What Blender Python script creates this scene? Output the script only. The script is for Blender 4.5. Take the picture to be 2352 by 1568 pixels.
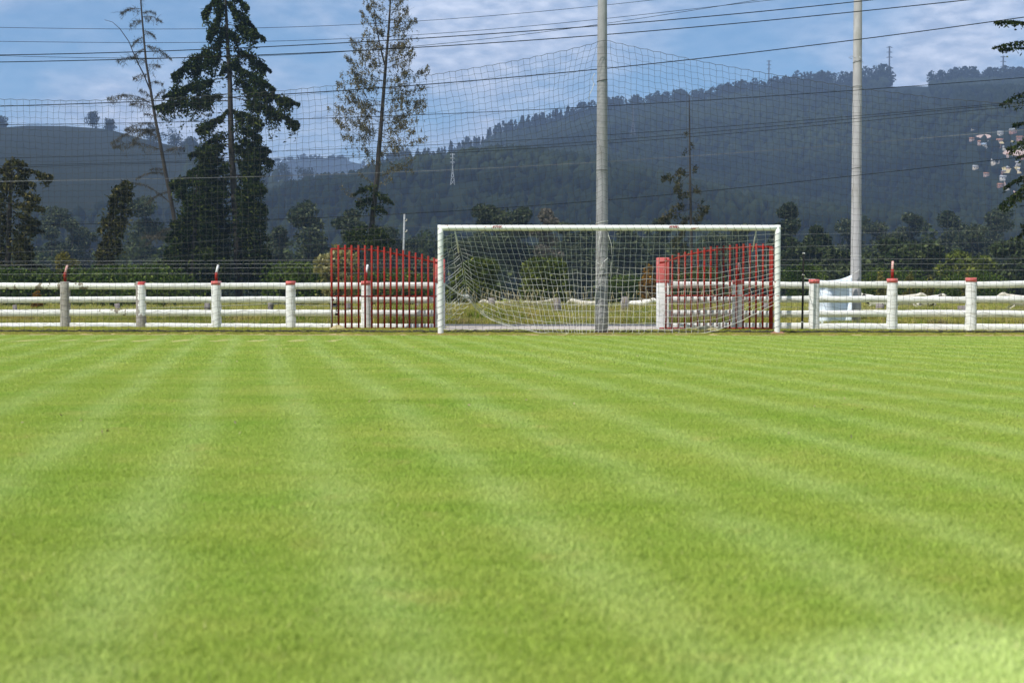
import bpy, bmesh, math, random
import numpy as np
from mathutils import Vector

for o in list(bpy.data.objects):
    bpy.data.objects.remove(o, do_unlink=True)
S = bpy.context.scene
C = S.collection
R = math.radians
rng = np.random.default_rng(7)
random.seed(7)

# ---------------------------------------------------------------- camera, sky, sun, exposure
CAM_H = 0.82
FPX = 3267.0                      # focal length in the pixels the photo was measured in (2352 wide)
PITCH = math.atan(103.2 / FPX)
cam = bpy.data.cameras.new('camera')
cam.lens = 50.0; cam.sensor_width = 36.0
cam.clip_start = 0.1; cam.clip_end = 9000
cam.dof.use_dof = True; cam.dof.focus_distance = 33.0; cam.dof.aperture_fstop = 4.0
camo = bpy.data.objects.new('camera', cam); C.objects.link(camo)
camo.location = (0, 0, CAM_H); camo.rotation_euler = (R(90) - PITCH, 0, 0)
S.camera = camo
S.render.resolution_x, S.render.resolution_y = 1024, 682

SUN_DIR = Vector((-0.40, -0.37, 0.84)).normalized()
W = bpy.data.worlds.new('World'); S.world = W; W.use_nodes = True
nt = W.node_tree; N = nt.nodes; L = nt.links
N.clear()
out = N.new('ShaderNodeOutputWorld'); bg = N.new('ShaderNodeBackground')
sky = N.new('ShaderNodeTexSky'); sky.sky_type = 'NISHITA'; sky.sun_disc = False
sky.sun_elevation = math.asin(SUN_DIR.z); sky.sun_rotation = math.atan2(SUN_DIR.x, SUN_DIR.y)
sky.altitude = 2600; sky.air_density = 1.0; sky.dust_density = 0.2; sky.ozone_density = 3.0
tc = N.new('ShaderNodeTexCoord')
mp = N.new('ShaderNodeMapping'); mp.inputs['Scale'].default_value = (5.2, 5.2, 12.5); mp.inputs['Location'].default_value = (3.3, 1.2, 0.4)
n1 = N.new('ShaderNodeTexNoise'); n1.inputs['Scale'].default_value = 1.0; n1.inputs['Detail'].default_value = 7; n1.inputs['Roughness'].default_value = 0.52
n1.inputs['Distortion'].default_value = 0.35
rp = N.new('ShaderNodeValToRGB'); rp.color_ramp.elements[0].position = 0.40; rp.color_ramp.elements[1].position = 0.62
rp.color_ramp.elements[0].color = (0.16, 0.16, 0.16, 1); rp.color_ramp.elements[1].color = (0.92, 0.92, 0.92, 1)
mp2 = N.new('ShaderNodeMapping'); mp2.inputs['Scale'].default_value = (13, 13, 34)
n2 = N.new('ShaderNodeTexNoise'); n2.inputs['Detail'].default_value = 5
cr2 = N.new('ShaderNodeValToRGB')
cr2.color_ramp.elements[0].position = 0.35; cr2.color_ramp.elements[0].color = (2.5, 3.1, 4.2, 1)
cr2.color_ramp.elements[1].position = 0.70; cr2.color_ramp.elements[1].color = (4.6, 5.0, 5.9, 1)
tint = N.new('ShaderNodeMix'); tint.data_type = 'RGBA'; tint.blend_type = 'MULTIPLY'; tint.inputs[0].default_value = 1.0
tint.inputs[7].default_value = (0.44, 0.65, 0.68, 1)
mx = N.new('ShaderNodeMix'); mx.data_type = 'RGBA'
L.new(tc.outputs['Generated'], mp.inputs['Vector']); L.new(mp.outputs[0], n1.inputs['Vector']); L.new(n1.outputs['Fac'], rp.inputs[0])
L.new(tc.outputs['Generated'], mp2.inputs['Vector']); L.new(mp2.outputs[0], n2.inputs['Vector']); L.new(n2.outputs['Fac'], cr2.inputs[0])
L.new(sky.outputs[0], tint.inputs[6])
L.new(rp.outputs[0], mx.inputs[0]); L.new(tint.outputs[2], mx.inputs[6]); L.new(cr2.outputs[0], mx.inputs[7])
L.new(mx.outputs[2], bg.inputs['Color']); bg.inputs['Strength'].default_value = 0.10
L.new(bg.outputs[0], out.inputs['Surface'])

sl = bpy.data.lights.new('sun', 'SUN'); sl.energy = 3.0; sl.angle = R(0.6); sl.color = (1.0, 0.965, 0.90)
slo = bpy.data.objects.new('sun', sl); C.objects.link(slo)
slo.rotation_euler = SUN_DIR.to_track_quat('Z', 'Y').to_euler(); slo.location = (-20, -10, 60)
S.view_settings.view_transform = 'Standard'; S.view_settings.look = 'None'
S.view_settings.exposure = 1.05; S.view_settings.gamma = 1.0
try: S.view_settings.use_curve_mapping = False
except Exception: pass
S.cycles.max_bounces = 6; S.cycles.transparent_max_bounces = 8

# ---------------------------------------------------------------- helpers
def P(x, y, Y):
    """point of the place seen at measured picture position (x, y) and lying at distance Y"""
    dx = (x - 1176.0) / FPX; dz = -(y - 783.2) / FPX
    d = np.array([dx, math.cos(PITCH) + dz * math.sin(PITCH), -math.sin(PITCH) + dz * math.cos(PITCH)])
    return np.array([0, 0, CAM_H]) + d * (Y / d[1])

def XW(x, Y): return (x - 1176.0) / FPX * Y * 1.0

def mesh_obj(name, V, F, mat=None, parent=None, base=None, smooth=False):
    """V: n x 3 world coordinates, F: m x k faces (k = 3 or 4) or a list of such arrays"""
    V = np.asarray(V, dtype=np.float64).reshape(-1, 3)
    if base is not None: V = V - np.asarray(base)
    Fs = [np.asarray(f, dtype=np.int32) for f in (F if isinstance(F, list) else [F])]
    Fs = [f for f in Fs if f.size]
    me = bpy.data.meshes.new(name)
    me.vertices.add(len(V)); me.vertices.foreach_set('co', V.astype(np.float32).ravel())
    loops = np.concatenate([f.ravel() for f in Fs])
    tot = np.concatenate([np.full(len(f), f.shape[1], np.int32) for f in Fs])
    st = np.concatenate([[0], np.cumsum(tot)[:-1]]).astype(np.int32)
    me.loops.add(len(loops)); me.loops.foreach_set('vertex_index', loops)
    me.polygons.add(len(tot)); me.polygons.foreach_set('loop_start', st)
    try: me.polygons.foreach_set('loop_total', tot)
    except Exception: pass
    if smooth: me.polygons.foreach_set('use_smooth', np.ones(len(tot), bool))
    me.update(calc_edges=True); me.validate()
    if mat: me.materials.append(mat)
    o = bpy.data.objects.new(name, me); C.objects.link(o)
    if parent is not None: o.parent = parent
    elif base is not None: o.location = base
    return o

class Geo:
    """collects world-space vertices and faces for one mesh"""
    def __init__(s): s.V = []; s.T = []; s.Q = []; s.n = 0
    def add(s, V, T=None, Q=None):
        V = np.asarray(V, float).reshape(-1, 3)
        if T is not None and len(T): s.T.append(np.asarray(T, np.int32) + s.n)
        if Q is not None and len(Q): s.Q.append(np.asarray(Q, np.int32) + s.n)
        s.V.append(V); s.n += len(V)
    def box(s, lo, hi, jit=0):
        x0, y0, z0 = lo; x1, y1, z1 = hi
        V = np.array([[x0,y0,z0],[x1,y0,z0],[x1,y1,z0],[x0,y1,z0],[x0,y0,z1],[x1,y0,z1],[x1,y1,z1],[x0,y1,z1]], float)
        s.add(V, Q=[[0,3,2,1],[4,5,6,7],[0,1,5,4],[1,2,6,5],[2,3,7,6],[3,0,4,7]])
    def tube(s, pts, radii, k=8, cap=True):
        pts = np.asarray(pts, float); n = len(pts)
        radii = np.full(n, radii, float) if np.isscalar(radii) else np.asarray(radii, float)
        tg = np.gradient(pts, axis=0); tg /= np.linalg.norm(tg, axis=1)[:, None] + 1e-12
        ref = np.where(np.abs(tg[:, 2:3]) < 0.9, np.array([[0, 0, 1.0]]), np.array([[0, 1.0, 0]]))
        a = np.cross(tg, ref); a /= np.linalg.norm(a, axis=1)[:, None] + 1e-12
        b = np.cross(a, tg)
        th = np.linspace(0, 2 * math.pi, k, endpoint=False)
        V = pts[:, None] + radii[:, None, None] * (np.cos(th)[None, :, None] * a[:, None] + np.sin(th)[None, :, None] * b[:, None])
        i = np.arange(n - 1)[:, None] * k; j = np.arange(k)[None]; j2 = (j + 1) % k
        Q = np.stack([i + j, i + j2, i + k + j2, i + k + j], -1).reshape(-1, 4)
        V = V.reshape(-1, 3); T = None
        if cap:
            V = np.vstack([V, pts[:1], pts[-1:]]); e = n * k
            jj = np.arange(k); jj2 = (jj + 1) % k
            T = np.vstack([np.stack([jj2, jj, np.full(k, e)], -1), np.stack([jj + (n-1)*k, jj2 + (n-1)*k, np.full(k, e + 1)], -1)])
        s.add(V, T=T, Q=Q)
    def segs(s, A, B, r, k=3):
        """many straight strands at once"""
        A = np.asarray(A, float); B = np.asarray(B, float); m = len(A)
        if m == 0: return
        t = B - A; t /= np.linalg.norm(t, axis=1)[:, None] + 1e-12
        ref = np.where(np.abs(t[:, 2:3]) < 0.9, np.array([[0, 0, 1.0]]), np.array([[0, 1.0, 0]]))
        a = np.cross(t, ref); a /= np.linalg.norm(a, axis=1)[:, None] + 1e-12
        b = np.cross(a, t)
        th = np.linspace(0, 2 * math.pi, k, endpoint=False) + 0.5
        ring = np.cos(th)[None, :, None] * a[:, None] + np.sin(th)[None, :, None] * b[:, None]
        r = np.asarray(r, float)
        rr = r if r.ndim == 0 else r[:, None, None]
        V = np.stack([A[:, None] + rr * ring, B[:, None] + rr * ring], 1).reshape(-1, 3)
        i = np.arange(m)[:, None] * 2 * k; j = np.arange(k)[None]; j2 = (j + 1) % k
        s.add(V, Q=np.stack([i + j, i + j2, i + k + j2, i + k + j], -1).reshape(-1, 4))
    def leaves(s, Cn, length, width, up=0.0, droop=0.0):
        """one diamond shaped leaf (or needle tuft) at every centre"""
        Cn = np.asarray(Cn, float); m = len(Cn)
        u = rng.normal(size=(m, 3)); u[:, 2] = u[:, 2] * (1 - abs(droop)) - droop * 1.6 + up
        u /= np.linalg.norm(u, axis=1)[:, None] + 1e-9
        w = rng.normal(size=(m, 3)); w -= (w * u).sum(1)[:, None] * u
        w /= np.linalg.norm(w, axis=1)[:, None] + 1e-9
        ln = (length * rng.uniform(0.6, 1.4, m))[:, None] * 0.5; wd = (width * rng.uniform(0.6, 1.4, m))[:, None] * 0.5
        V = np.stack([Cn - u * ln, Cn + w * wd + u * ln * 0.1, Cn + u * ln, Cn - w * wd + u * ln * 0.1], 1).reshape(-1, 3)
        i = np.arange(m)[:, None] * 4
        s.add(V, Q=i + np.arange(4)[None])
    def obj(s, name, mat, parent=None, base=None, smooth=False):
        F = []
        if s.T: F.append(np.vstack(s.T))
        if s.Q: F.append(np.vstack(s.Q))
        return mesh_obj(name, np.vstack(s.V), F, mat, parent, base, smooth)

def tag(o, label=None, cat=None, group=None, kind=None):
    if label: o['label'] = label
    if cat: o['category'] = cat
    if group: o['group'] = group
    if kind: o['kind'] = kind
    return o

def thing(name, label, cat, loc, group=None):
    o = bpy.data.objects.new(name, None); C.objects.link(o)
    o.location = loc; o.empty_display_size = 0.3
    return tag(o, label, cat, group)

# ---------------------------------------------------------------- materials
def new_mat(name):
    m = bpy.data.materials.new(name); m.use_nodes = True
    return m, m.node_tree.nodes, m.node_tree.links, m.node_tree.nodes['Principled BSDF']

def noise_fac(n, l, scale, lo, hi, coord='Object', detail=6, scl=None, rough=0.6):
    t = n.new('ShaderNodeTexCoord'); no = n.new('ShaderNodeTexNoise'); no.inputs['Scale'].default_value = scale
    no.inputs['Detail'].default_value = detail; no.inputs['Roughness'].default_value = rough
    if coord == 'World':
        t = n.new('ShaderNodeNewGeometry'); src = t.outputs['Position']
    else: src = t.outputs[coord]
    if scl:
        mpn = n.new('ShaderNodeMapping'); mpn.inputs['Scale'].default_value = scl; l.new(src, mpn.inputs[0]); src = mpn.outputs[0]
    l.new(src, no.inputs['Vector'])
    mr = n.new('ShaderNodeMapRange'); mr.inputs['From Min'].default_value = lo; mr.inputs['From Max'].default_value = hi
    l.new(no.outputs['Fac'], mr.inputs['Value'])
    return mr.outputs[0], no

def mixc(n, l, fac, a, b, mode='MIX'):
    m = n.new('ShaderNodeMix'); m.data_type = 'RGBA'; m.blend_type = mode
    for sock, v in ((m.inputs[0], fac), (m.inputs[6], a), (m.inputs[7], b)):
        if isinstance(v, (int, float)): sock.default_value = v
        elif isinstance(v, tuple): sock.default_value = (*v, 1) if len(v) == 3 else v
        else: l.new(v, sock)
    return m.outputs[2]

def surf(name, c1, c2, scale=4, rough=0.8, bump=0.0, lo=0.35, hi=0.65, dirt=None, dirt_scale=9, dlo=0.58, dhi=0.68, scl=None, metal=0.0, spec=0.3):
    m, n, l, p = new_mat(name)
    f, no = noise_fac(n, l, scale, lo, hi, scl=scl)
    col = mixc(n, l, f, c1, c2)
    if dirt:
        f2, _ = noise_fac(n, l, dirt_scale, dlo, dhi, scl=scl, coord='World')
        col = mixc(n, l, f2, col, dirt)
    l.new(col, p.inputs['Base Color']); p.inputs['Roughness'].default_value = rough; p.inputs['Metallic'].default_value = metal
    p.inputs['Specular IOR Level'].default_value = spec
    if bump:
        b = n.new('ShaderNodeBump'); b.inputs['Strength'].default_value = bump; b.inputs['Distance'].default_value = 0.02
        l.new(no.outputs['Fac'], b.inputs['Height']); l.new(b.outputs[0], p.inputs['Normal'])
    return m

def leaf_mat(name, c1, c2, c3=None, scale=0.5, trans=0.25, lo=0.35, hi=0.65, var=0.35):
    m, n, l, p = new_mat(name)
    g = n.new('ShaderNodeNewGeometry')
    f, _ = noise_fac(n, l, scale, lo, hi, coord='World', detail=3)
    col = mixc(n, l, f, c1, c2)
    if c3:
        mr = n.new('ShaderNodeMapRange'); mr.inputs['From Min'].default_value = 0.72; mr.inputs['From Max'].default_value = 1.0
        l.new(g.outputs['Random Per Island'], mr.inputs['Value'])
        col = mixc(n, l, mr.outputs[0], col, c3)
    hv = n.new('ShaderNodeHueSaturation')
    mv = n.new('ShaderNodeMapRange'); mv.inputs['To Min'].default_value = 1 - var; mv.inputs['To Max'].default_value = 1 + var
    l.new(g.outputs['Random Per Island'], mv.inputs['Value']); l.new(mv.outputs[0], hv.inputs['Value']); l.new(col, hv.inputs['Color'])
    d = n.new('ShaderNodeBsdfDiffuse'); t = n.new('ShaderNodeBsdfTranslucent'); mxs = n.new('ShaderNodeMixShader')
    mxs.inputs[0].default_value = trans
    l.new(hv.outputs[0], d.inputs[0]); l.new(hv.outputs[0], t.inputs[0]); l.new(d.outputs[0], mxs.inputs[1]); l.new(t.outputs[0], mxs.inputs[2])
    l.new(mxs.outputs[0], n['Material Output'].inputs['Surface'])
    return m

M = {}
M['concrete'] = surf('concrete', (0.245,0.238,0.242), (0.35,0.342,0.345), 6, 0.9, 0.3, dirt=(0.22,0.21,0.18), dirt_scale=3.0, dlo=0.55, dhi=0.75, scl=(1,1,0.35))
M['paleconcrete'] = surf('pale_concrete', (0.34,0.325,0.32), (0.44,0.425,0.415), 6, 0.9, 0.3, dirt=(0.27,0.26,0.22), dirt_scale=2.4, dlo=0.55, dhi=0.75, scl=(1,1,0.3))
M['white'] = surf('white_paint', (0.62,0.62,0.60), (0.73,0.73,0.71), 7, 0.8, 0.15, dirt=(0.36,0.34,0.27), dirt_scale=5, dlo=0.54, dhi=0.80, scl=(1,1,2.5))
M['rawpost'] = surf('weathered_concrete', (0.22,0.20,0.17), (0.36,0.34,0.30), 9, 0.95, 0.5)
M['redcap'] = surf('red_paint', (0.55,0.115,0.105), (0.60,0.16,0.15), 9, 0.7, 0.1, dirt=(0.54,0.30,0.28), dirt_scale=6)
M['gate'] = surf('red_gate_paint', (0.20,0.010,0.005), (0.26,0.015,0.008), 7, 0.6, 0.1, dirt=(0.13,0.035,0.018), dirt_scale=8, dlo=0.50, dhi=0.66, spec=0.15)
M['bare'] = surf('worn_steel', (0.25,0.22,0.20), (0.36,0.33,0.31), 12, 0.6, 0.1)
M['black'] = surf('black_paint', (0.008,0.008,0.008), (0.018,0.018,0.018), 10, 0.9, spec=0.05)
M['cable'] = surf('cable_rubber', (0.008,0.010,0.010), (0.016,0.018,0.017), 3, 0.8, spec=0.1)
M['thinwire'] = surf('galvanised_wire', (0.25,0.26,0.27), (0.40,0.41,0.42), 2, 0.45, metal=0.3)
M['midwire'] = surf('grey_cable', (0.08,0.085,0.09), (0.26,0.27,0.28), 0.05, 0.5, lo=0.45, hi=0.6)
M['wirepole'] = surf('grey_painted_wood', (0.20,0.21,0.22), (0.30,0.31,0.32), 4, 0.8)
M['netdark'] = surf('net_twine', (0.055,0.058,0.055), (0.095,0.097,0.09), 3, 0.9, spec=0.1)
M['netwhite'] = surf('white_net_cord', (0.55,0.55,0.50), (0.68,0.68,0.63), 3, 0.9)
M['skein'] = surf('dirty_twine', (0.035,0.035,0.03), (0.08,0.07,0.055), 5, 0.95)
M['soil'] = surf('red_soil', (0.20,0.10,0.055), (0.30,0.17,0.10), 14, 1.0, 0.6)
M['hay'] = surf('dry_clippings', (0.26,0.21,0.10), (0.42,0.36,0.20), 18, 1.0, 0.8, scl=(1,1,3))
M['tarp'] = surf('white_sheet', (0.58,0.64,0.68), (0.70,0.76,0.80), 2.2, 0.6, 0.2)
M['asphalt'] = surf('asphalt', (0.075,0.078,0.085), (0.12,0.122,0.13), 3, 0.9, 0.2)
M['gravel'] = surf('gravel', (0.28,0.24,0.205), (0.46,0.41,0.365), 9, 1.0, 0.7, dirt=(0.17,0.14,0.12), dirt_scale=5, dlo=0.6, dhi=0.7)
M['bark'] = surf('bark', (0.022,0.019,0.016), (0.055,0.046,0.038), 2.5, 1.0, 0.4, scl=(1,1,0.2))
M['greybark'] = surf('grey_bark', (0.045,0.038,0.032), (0.085,0.072,0.06), 2.5, 1.0, 0.4, scl=(1,1,0.2))
M['conifer'] = leaf_mat('conifer_needles', (0.010,0.020,0.006), (0.028,0.042,0.010), (0.070,0.082,0.018), 0.45, 0.2)
M['cypress'] = leaf_mat('cypress_needles', (0.020,0.026,0.008), (0.055,0.055,0.016), (0.10,0.085,0.03), 0.5, 0.15)
M['tan'] = leaf_mat('dry_cones', (0.08,0.072,0.035), (0.145,0.125,0.07), (0.22,0.19,0.12), 0.6, 0.25)
M['snagleaf'] = leaf_mat('brownish_needles', (0.030,0.036,0.014), (0.060,0.058,0.026), (0.10,0.085,0.045), 0.5, 0.2)
M['deadtwig'] = leaf_mat('dead_twigs', (0.065,0.060,0.045), (0.11,0.10,0.08), None, 0.6, 0.1)
M['euc'] = leaf_mat('eucalyptus_leaves', (0.020,0.032,0.016), (0.060,0.074,0.036), (0.10,0.11,0.06), 0.18, 0.2)
M['euc2'] = leaf_mat('dark_broadleaf', (0.018,0.030,0.012), (0.054,0.070,0.026), (0.085,0.10,0.04), 0.2, 0.2)
M['tancrown'] = leaf_mat('dry_crown', (0.10,0.09,0.07), (0.16,0.14,0.11), None, 0.2, 0.2)
M['bush'] = leaf_mat('bush_leaves', (0.034,0.054,0.009), (0.10,0.12,0.020), (0.15,0.155,0.035), 0.45, 0.15)
M['hedge'] = leaf_mat('hedge_leaves', (0.020,0.045,0.008), (0.065,0.095,0.018), (0.11,0.135,0.03), 0.35, 0.25)
M['pale'] = leaf_mat('pale_leaves', (0.14,0.13,0.045), (0.24,0.21,0.09), (0.32,0.29,0.15), 0.8, 0.3)
M['orange'] = leaf_mat('orange_leaves', (0.14,0.07,0.015), (0.24,0.12,0.02), (0.30,0.17,0.03), 0.8, 0.3)
M['yellowbush'] = leaf_mat('yellow_leaves', (0.085,0.085,0.02), (0.16,0.14,0.03), None, 0.5, 0.3)
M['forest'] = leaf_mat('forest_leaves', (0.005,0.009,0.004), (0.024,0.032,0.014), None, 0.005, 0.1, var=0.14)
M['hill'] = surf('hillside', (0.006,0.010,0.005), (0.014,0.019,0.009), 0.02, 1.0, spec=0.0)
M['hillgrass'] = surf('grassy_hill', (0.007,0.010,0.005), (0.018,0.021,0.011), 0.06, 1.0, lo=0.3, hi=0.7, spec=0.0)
M['pylon'] = surf('pylon_steel', (0.42,0.44,0.46), (0.55,0.57,0.6), 1, 0.5, metal=0.2)
M['pylondark'] = surf('dull_pylon_steel', (0.06,0.065,0.07), (0.1,0.1,0.11), 1, 0.6)
M['cowwhite'] = surf('white_hide', (0.42,0.38,0.31), (0.58,0.54,0.46), 3, 0.9)
M['cowpatch'] = surf('patched_hide', (0.66,0.62,0.55), (0.02,0.018,0.016), 2.2, 0.9, lo=0.53, hi=0.55)
M['wood'] = surf('grey_wood', (0.14,0.12,0.11), (0.24,0.21,0.20), 10, 1.0, 0.4, scl=(1,1,0.2))

# goal paint with rust
m, n, l, p = new_mat('goal_paint')
f, no = noise_fac(n, l, 6, 0.35, 0.7)
col = mixc(n, l, f, (0.78,0.78,0.74), (0.68,0.68,0.60))
f2, _ = noise_fac(n, l, 3.2, 0.62, 0.66, scl=(1,1,4), coord='World')
col = mixc(n, l, f2, col, (0.34,0.10,0.05))
l.new(col, p.inputs['Base Color']); p.inputs['Roughness'].default_value = 0.45
M['goal'] = m

# half-painted post: white paint peeled off the left side and the foot
m, n, l, p = new_mat('peeling_paint')
g = n.new('ShaderNodeTexCoord'); sx = n.new('ShaderNodeSeparateXYZ'); l.new(g.outputs['Object'], sx.inputs[0])
no = n.new('ShaderNodeTexNoise'); no.inputs['Scale'].default_value = 6; no.inputs['Detail'].default_value = 4; l.new(g.outputs['Object'], no.inputs['Vector'])
def math_n(op, a, b=None, c=None):
    q = n.new('ShaderNodeMath'); q.operation = op
    for i, v in enumerate((a, b, c)):
        if v is None: continue
        if isinstance(v, (int, float)): q.inputs[i].default_value = v
        else: l.new(v, q.inputs[i])
    return q.outputs[0]
nz = math_n('SUBTRACT', no.outputs['Fac'], 0.5)
a = math_n('ADD', sx.outputs['X'], math_n('MULTIPLY', nz, 0.22)); a = math_n('GREATER_THAN', a, -0.035)
b = math_n('ADD', sx.outputs['Z'], math_n('MULTIPLY', nz, 0.7)); b = math_n('GREATER_THAN', b, 0.33)
paint = math_n('MULTIPLY', a, b)
f, _ = noise_fac(n, l, 9, 0.35, 0.65)
raw = mixc(n, l, f, (0.20,0.18,0.16), (0.33,0.30,0.27))
redm = math_n('GREATER_THAN', sx.outputs['Z'], 1.12)
pc = mixc(n, l, redm, (0.76,0.76,0.73), (0.54,0.08,0.08))
l.new(mixc(n, l, paint, raw, pc), p.inputs['Base Color']); p.inputs['Roughness'].default_value = 0.9
M['peel'] = m

# peeled rail (grey concrete breaking through white paint)
M['peelrail'] = surf('peeling_rail', (0.72,0.72,0.68), (0.80,0.80,0.77), 7, 0.8, 0.2, dirt=(0.24,0.21,0.17), dirt_scale=2.6, dlo=0.56, dhi=0.575)

# ---------------------------------------------------------------- turf colour (shared by the sheet and the blades)
def turf_nodes(n, l):
    """mown stripes (the way the blades lean), yellow and green patches and a row of scuffed spots"""
    g = n.new('ShaderNodeNewGeometry'); sp = n.new('ShaderNodeSeparateXYZ'); l.new(g.outputs['Position'], sp.inputs[0])
    def mth(op, a, b=None):
        q = n.new('ShaderNodeMath'); q.operation = op
        for i, v in enumerate((a, b)):
            if v is None: continue
            if isinstance(v, (int, float)): q.inputs[i].default_value = v
            else: l.new(v, q.inputs[i])
        return q.outputs[0]
    def noi(scale, det, scl):
        mpn = n.new('ShaderNodeMapping'); mpn.inputs['Scale'].default_value = scl; l.new(g.outputs['Position'], mpn.inputs[0])
        q = n.new('ShaderNodeTexNoise'); q.inputs['Scale'].default_value = scale; q.inputs['Detail'].default_value = det; q.inputs['Roughness'].default_value = 0.6
        l.new(mpn.outputs[0], q.inputs['Vector']); return q.outputs['Fac']
    X, Yc = sp.outputs['X'], sp.outputs['Y']
    wob = mth('MULTIPLY', mth('SUBTRACT', noi(0.5, 3, (1, 0.35, 1)), 0.5), 0.55)
    u = mth('ADD', mth('ADD', X, mth('MULTIPLY', Yc, 0.18)), wob)
    w = mth('SINE', mth('MULTIPLY', mth('SUBTRACT', u, 0.1225), 2 * math.pi / 0.71))
    w = mth('ADD', mth('MULTIPLY', w, 0.5), 0.5)
    w = mth('POWER', w, 2.2)
    brk = noi(1.3, 4, (1, 0.5, 1))
    w = mth('MULTIPLY', w, mth('MULTIPLY', brk, 1.7))
    pat = n.new('ShaderNodeMapRange'); pat.inputs['From Min'].default_value = 0.32; pat.inputs['From Max'].default_value = 0.68; l.new(noi(0.8, 6, (1, 1, 1)), pat.inputs['Value'])
    col = mixc(n, l, pat.outputs[0], (0.235, 0.360, 0.054), (0.350, 0.415, 0.090))
    fine = n.new('ShaderNodeMapRange'); fine.inputs['From Min'].default_value = 0.3; fine.inputs['From Max'].default_value = 0.7; l.new(noi(7, 6, (1, 1, 1)), fine.inputs['Value'])
    col = mixc(n, l, mth('MULTIPLY', fine.outputs[0], 0.34), col, (0.39, 0.43, 0.115))
    col = mixc(n, l, mth('MULTIPLY', w, 0.42), col, (0.44, 0.53, 0.21))
    dry = n.new('ShaderNodeMapRange'); dry.inputs['From Min'].default_value = 0.60; dry.inputs['From Max'].default_value = 0.78; l.new(noi(2.2, 5, (1, 0.8, 1)), dry.inputs['Value'])
    col = mixc(n, l, mth('MULTIPLY', dry.outputs[0], 0.65), col, (0.48, 0.42, 0.15))
    stk = n.new('ShaderNodeMapRange'); stk.inputs['From Min'].default_value = 0.50; stk.inputs['From Max'].default_value = 0.72; l.new(noi(1.1, 6, (0.30, 1.3, 1)), stk.inputs['Value'])
    col = mixc(n, l, mth('MULTIPLY', stk.outputs[0], 0.55), col, (0.23, 0.33, 0.04))
    # scuffed spots where the mower turns, left part of the far edge
    px = mth('SUBTRACT', mth('FRACT', mth('DIVIDE', mth('ADD', X, 0.05), 0.71)), 0.5)
    e = mth('ADD', mth('POWER', mth('MULTIPLY', px, 0.71 / 0.16), 2.0), mth('POWER', mth('DIVIDE', mth('SUBTRACT', Yc, 26.2), 0.75), 2.0))
    e = mth('ADD', e, mth('MULTIPLY', mth('SUBTRACT', noi(3.5, 4, (1, 0.6, 1)), 0.5), 4.5))
    mr = n.new('ShaderNodeMapRange'); mr.inputs['From Min'].default_value = 1.2; mr.inputs['From Max'].default_value = 0.3; l.new(e, mr.inputs['Value'])
    lim = mth('LESS_THAN', X, -3.2)
    col = mixc(n, l, mth('MULTIPLY', mth('MULTIPLY', mr.outputs[0], lim), 0.6), col, (0.66, 0.58, 0.32))
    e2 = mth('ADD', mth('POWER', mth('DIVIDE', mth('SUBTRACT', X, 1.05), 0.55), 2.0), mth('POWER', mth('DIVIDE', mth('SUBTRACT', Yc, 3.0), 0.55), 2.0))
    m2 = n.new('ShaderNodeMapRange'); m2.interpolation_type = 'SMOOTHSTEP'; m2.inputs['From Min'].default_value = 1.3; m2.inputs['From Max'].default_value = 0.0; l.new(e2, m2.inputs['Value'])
    return mixc(n, l, mth('MULTIPLY', m2.outputs[0], 0.7), col, (0.56, 0.66, 0.27))   # paler yellow-green round patch at the near right

m, n, l, p = new_mat('turf')
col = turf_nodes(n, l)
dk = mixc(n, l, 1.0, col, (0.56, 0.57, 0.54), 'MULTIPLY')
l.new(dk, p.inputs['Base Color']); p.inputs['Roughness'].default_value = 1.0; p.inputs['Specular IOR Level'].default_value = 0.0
bn = n.new('ShaderNodeBump'); bn.inputs['Strength'].default_value = 0.5; bn.inputs['Distance'].default_value = 0.02
_, no = noise_fac(n, l, 60, 0, 1, coord='World', scl=(1, 0.6, 1)); l.new(no.outputs['Fac'], bn.inputs['Height']); l.new(bn.outputs[0], p.inputs['Normal'])
M['turf'] = m

def blade_mat(name, colf, trans=0.35, vmin=0.7, vmax=1.3, straw=None, straw_from=0.9):
    m, n, l, p = new_mat(name)
    col = colf(n, l)
    g = n.new('ShaderNodeNewGeometry')
    if straw:
        mr = n.new('ShaderNodeMapRange'); mr.inputs['From Min'].default_value = straw_from; mr.inputs['From Max'].default_value = straw_from + 0.05
        l.new(g.outputs['Random Per Island'], mr.inputs['Value']); col = mixc(n, l, mr.outputs[0], col, straw)
    hv = n.new('ShaderNodeHueSaturation'); mv = n.new('ShaderNodeMapRange'); mv.inputs['To Min'].default_value = vmin; mv.inputs['To Max'].default_value = vmax
    l.new(g.outputs['Random Per Island'], mv.inputs['Value']); l.new(mv.outputs[0], hv.inputs['Value']); l.new(col, hv.inputs['Color'])
    d = n.new('ShaderNodeBsdfDiffuse'); t = n.new('ShaderNodeBsdfTranslucent'); q = n.new('ShaderNodeMixShader'); q.inputs[0].default_value = trans
    l.new(hv.outputs[0], d.inputs[0]); l.new(hv.outputs[0], t.inputs[0]); l.new(d.outputs[0], q.inputs[1]); l.new(t.outputs[0], q.inputs[2])
    l.new(q.outputs[0], n['Material Output'].inputs['Surface'])
    return m
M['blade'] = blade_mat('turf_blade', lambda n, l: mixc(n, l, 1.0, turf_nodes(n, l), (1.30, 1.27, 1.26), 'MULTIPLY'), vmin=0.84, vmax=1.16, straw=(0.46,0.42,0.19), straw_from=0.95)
def tallcol(n, l):
    f, _ = noise_fac(n, l, 0.55, 0.36, 0.64, coord='World', detail=4)
    c = mixc(n, l, f, (0.19,0.27,0.03), (0.44,0.38,0.09))
    f2, _ = noise_fac(n, l, 0.9, 0.58, 0.7, coord='World', detail=3)
    return mixc(n, l, f2, c, (0.22,0.17,0.08))
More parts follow.
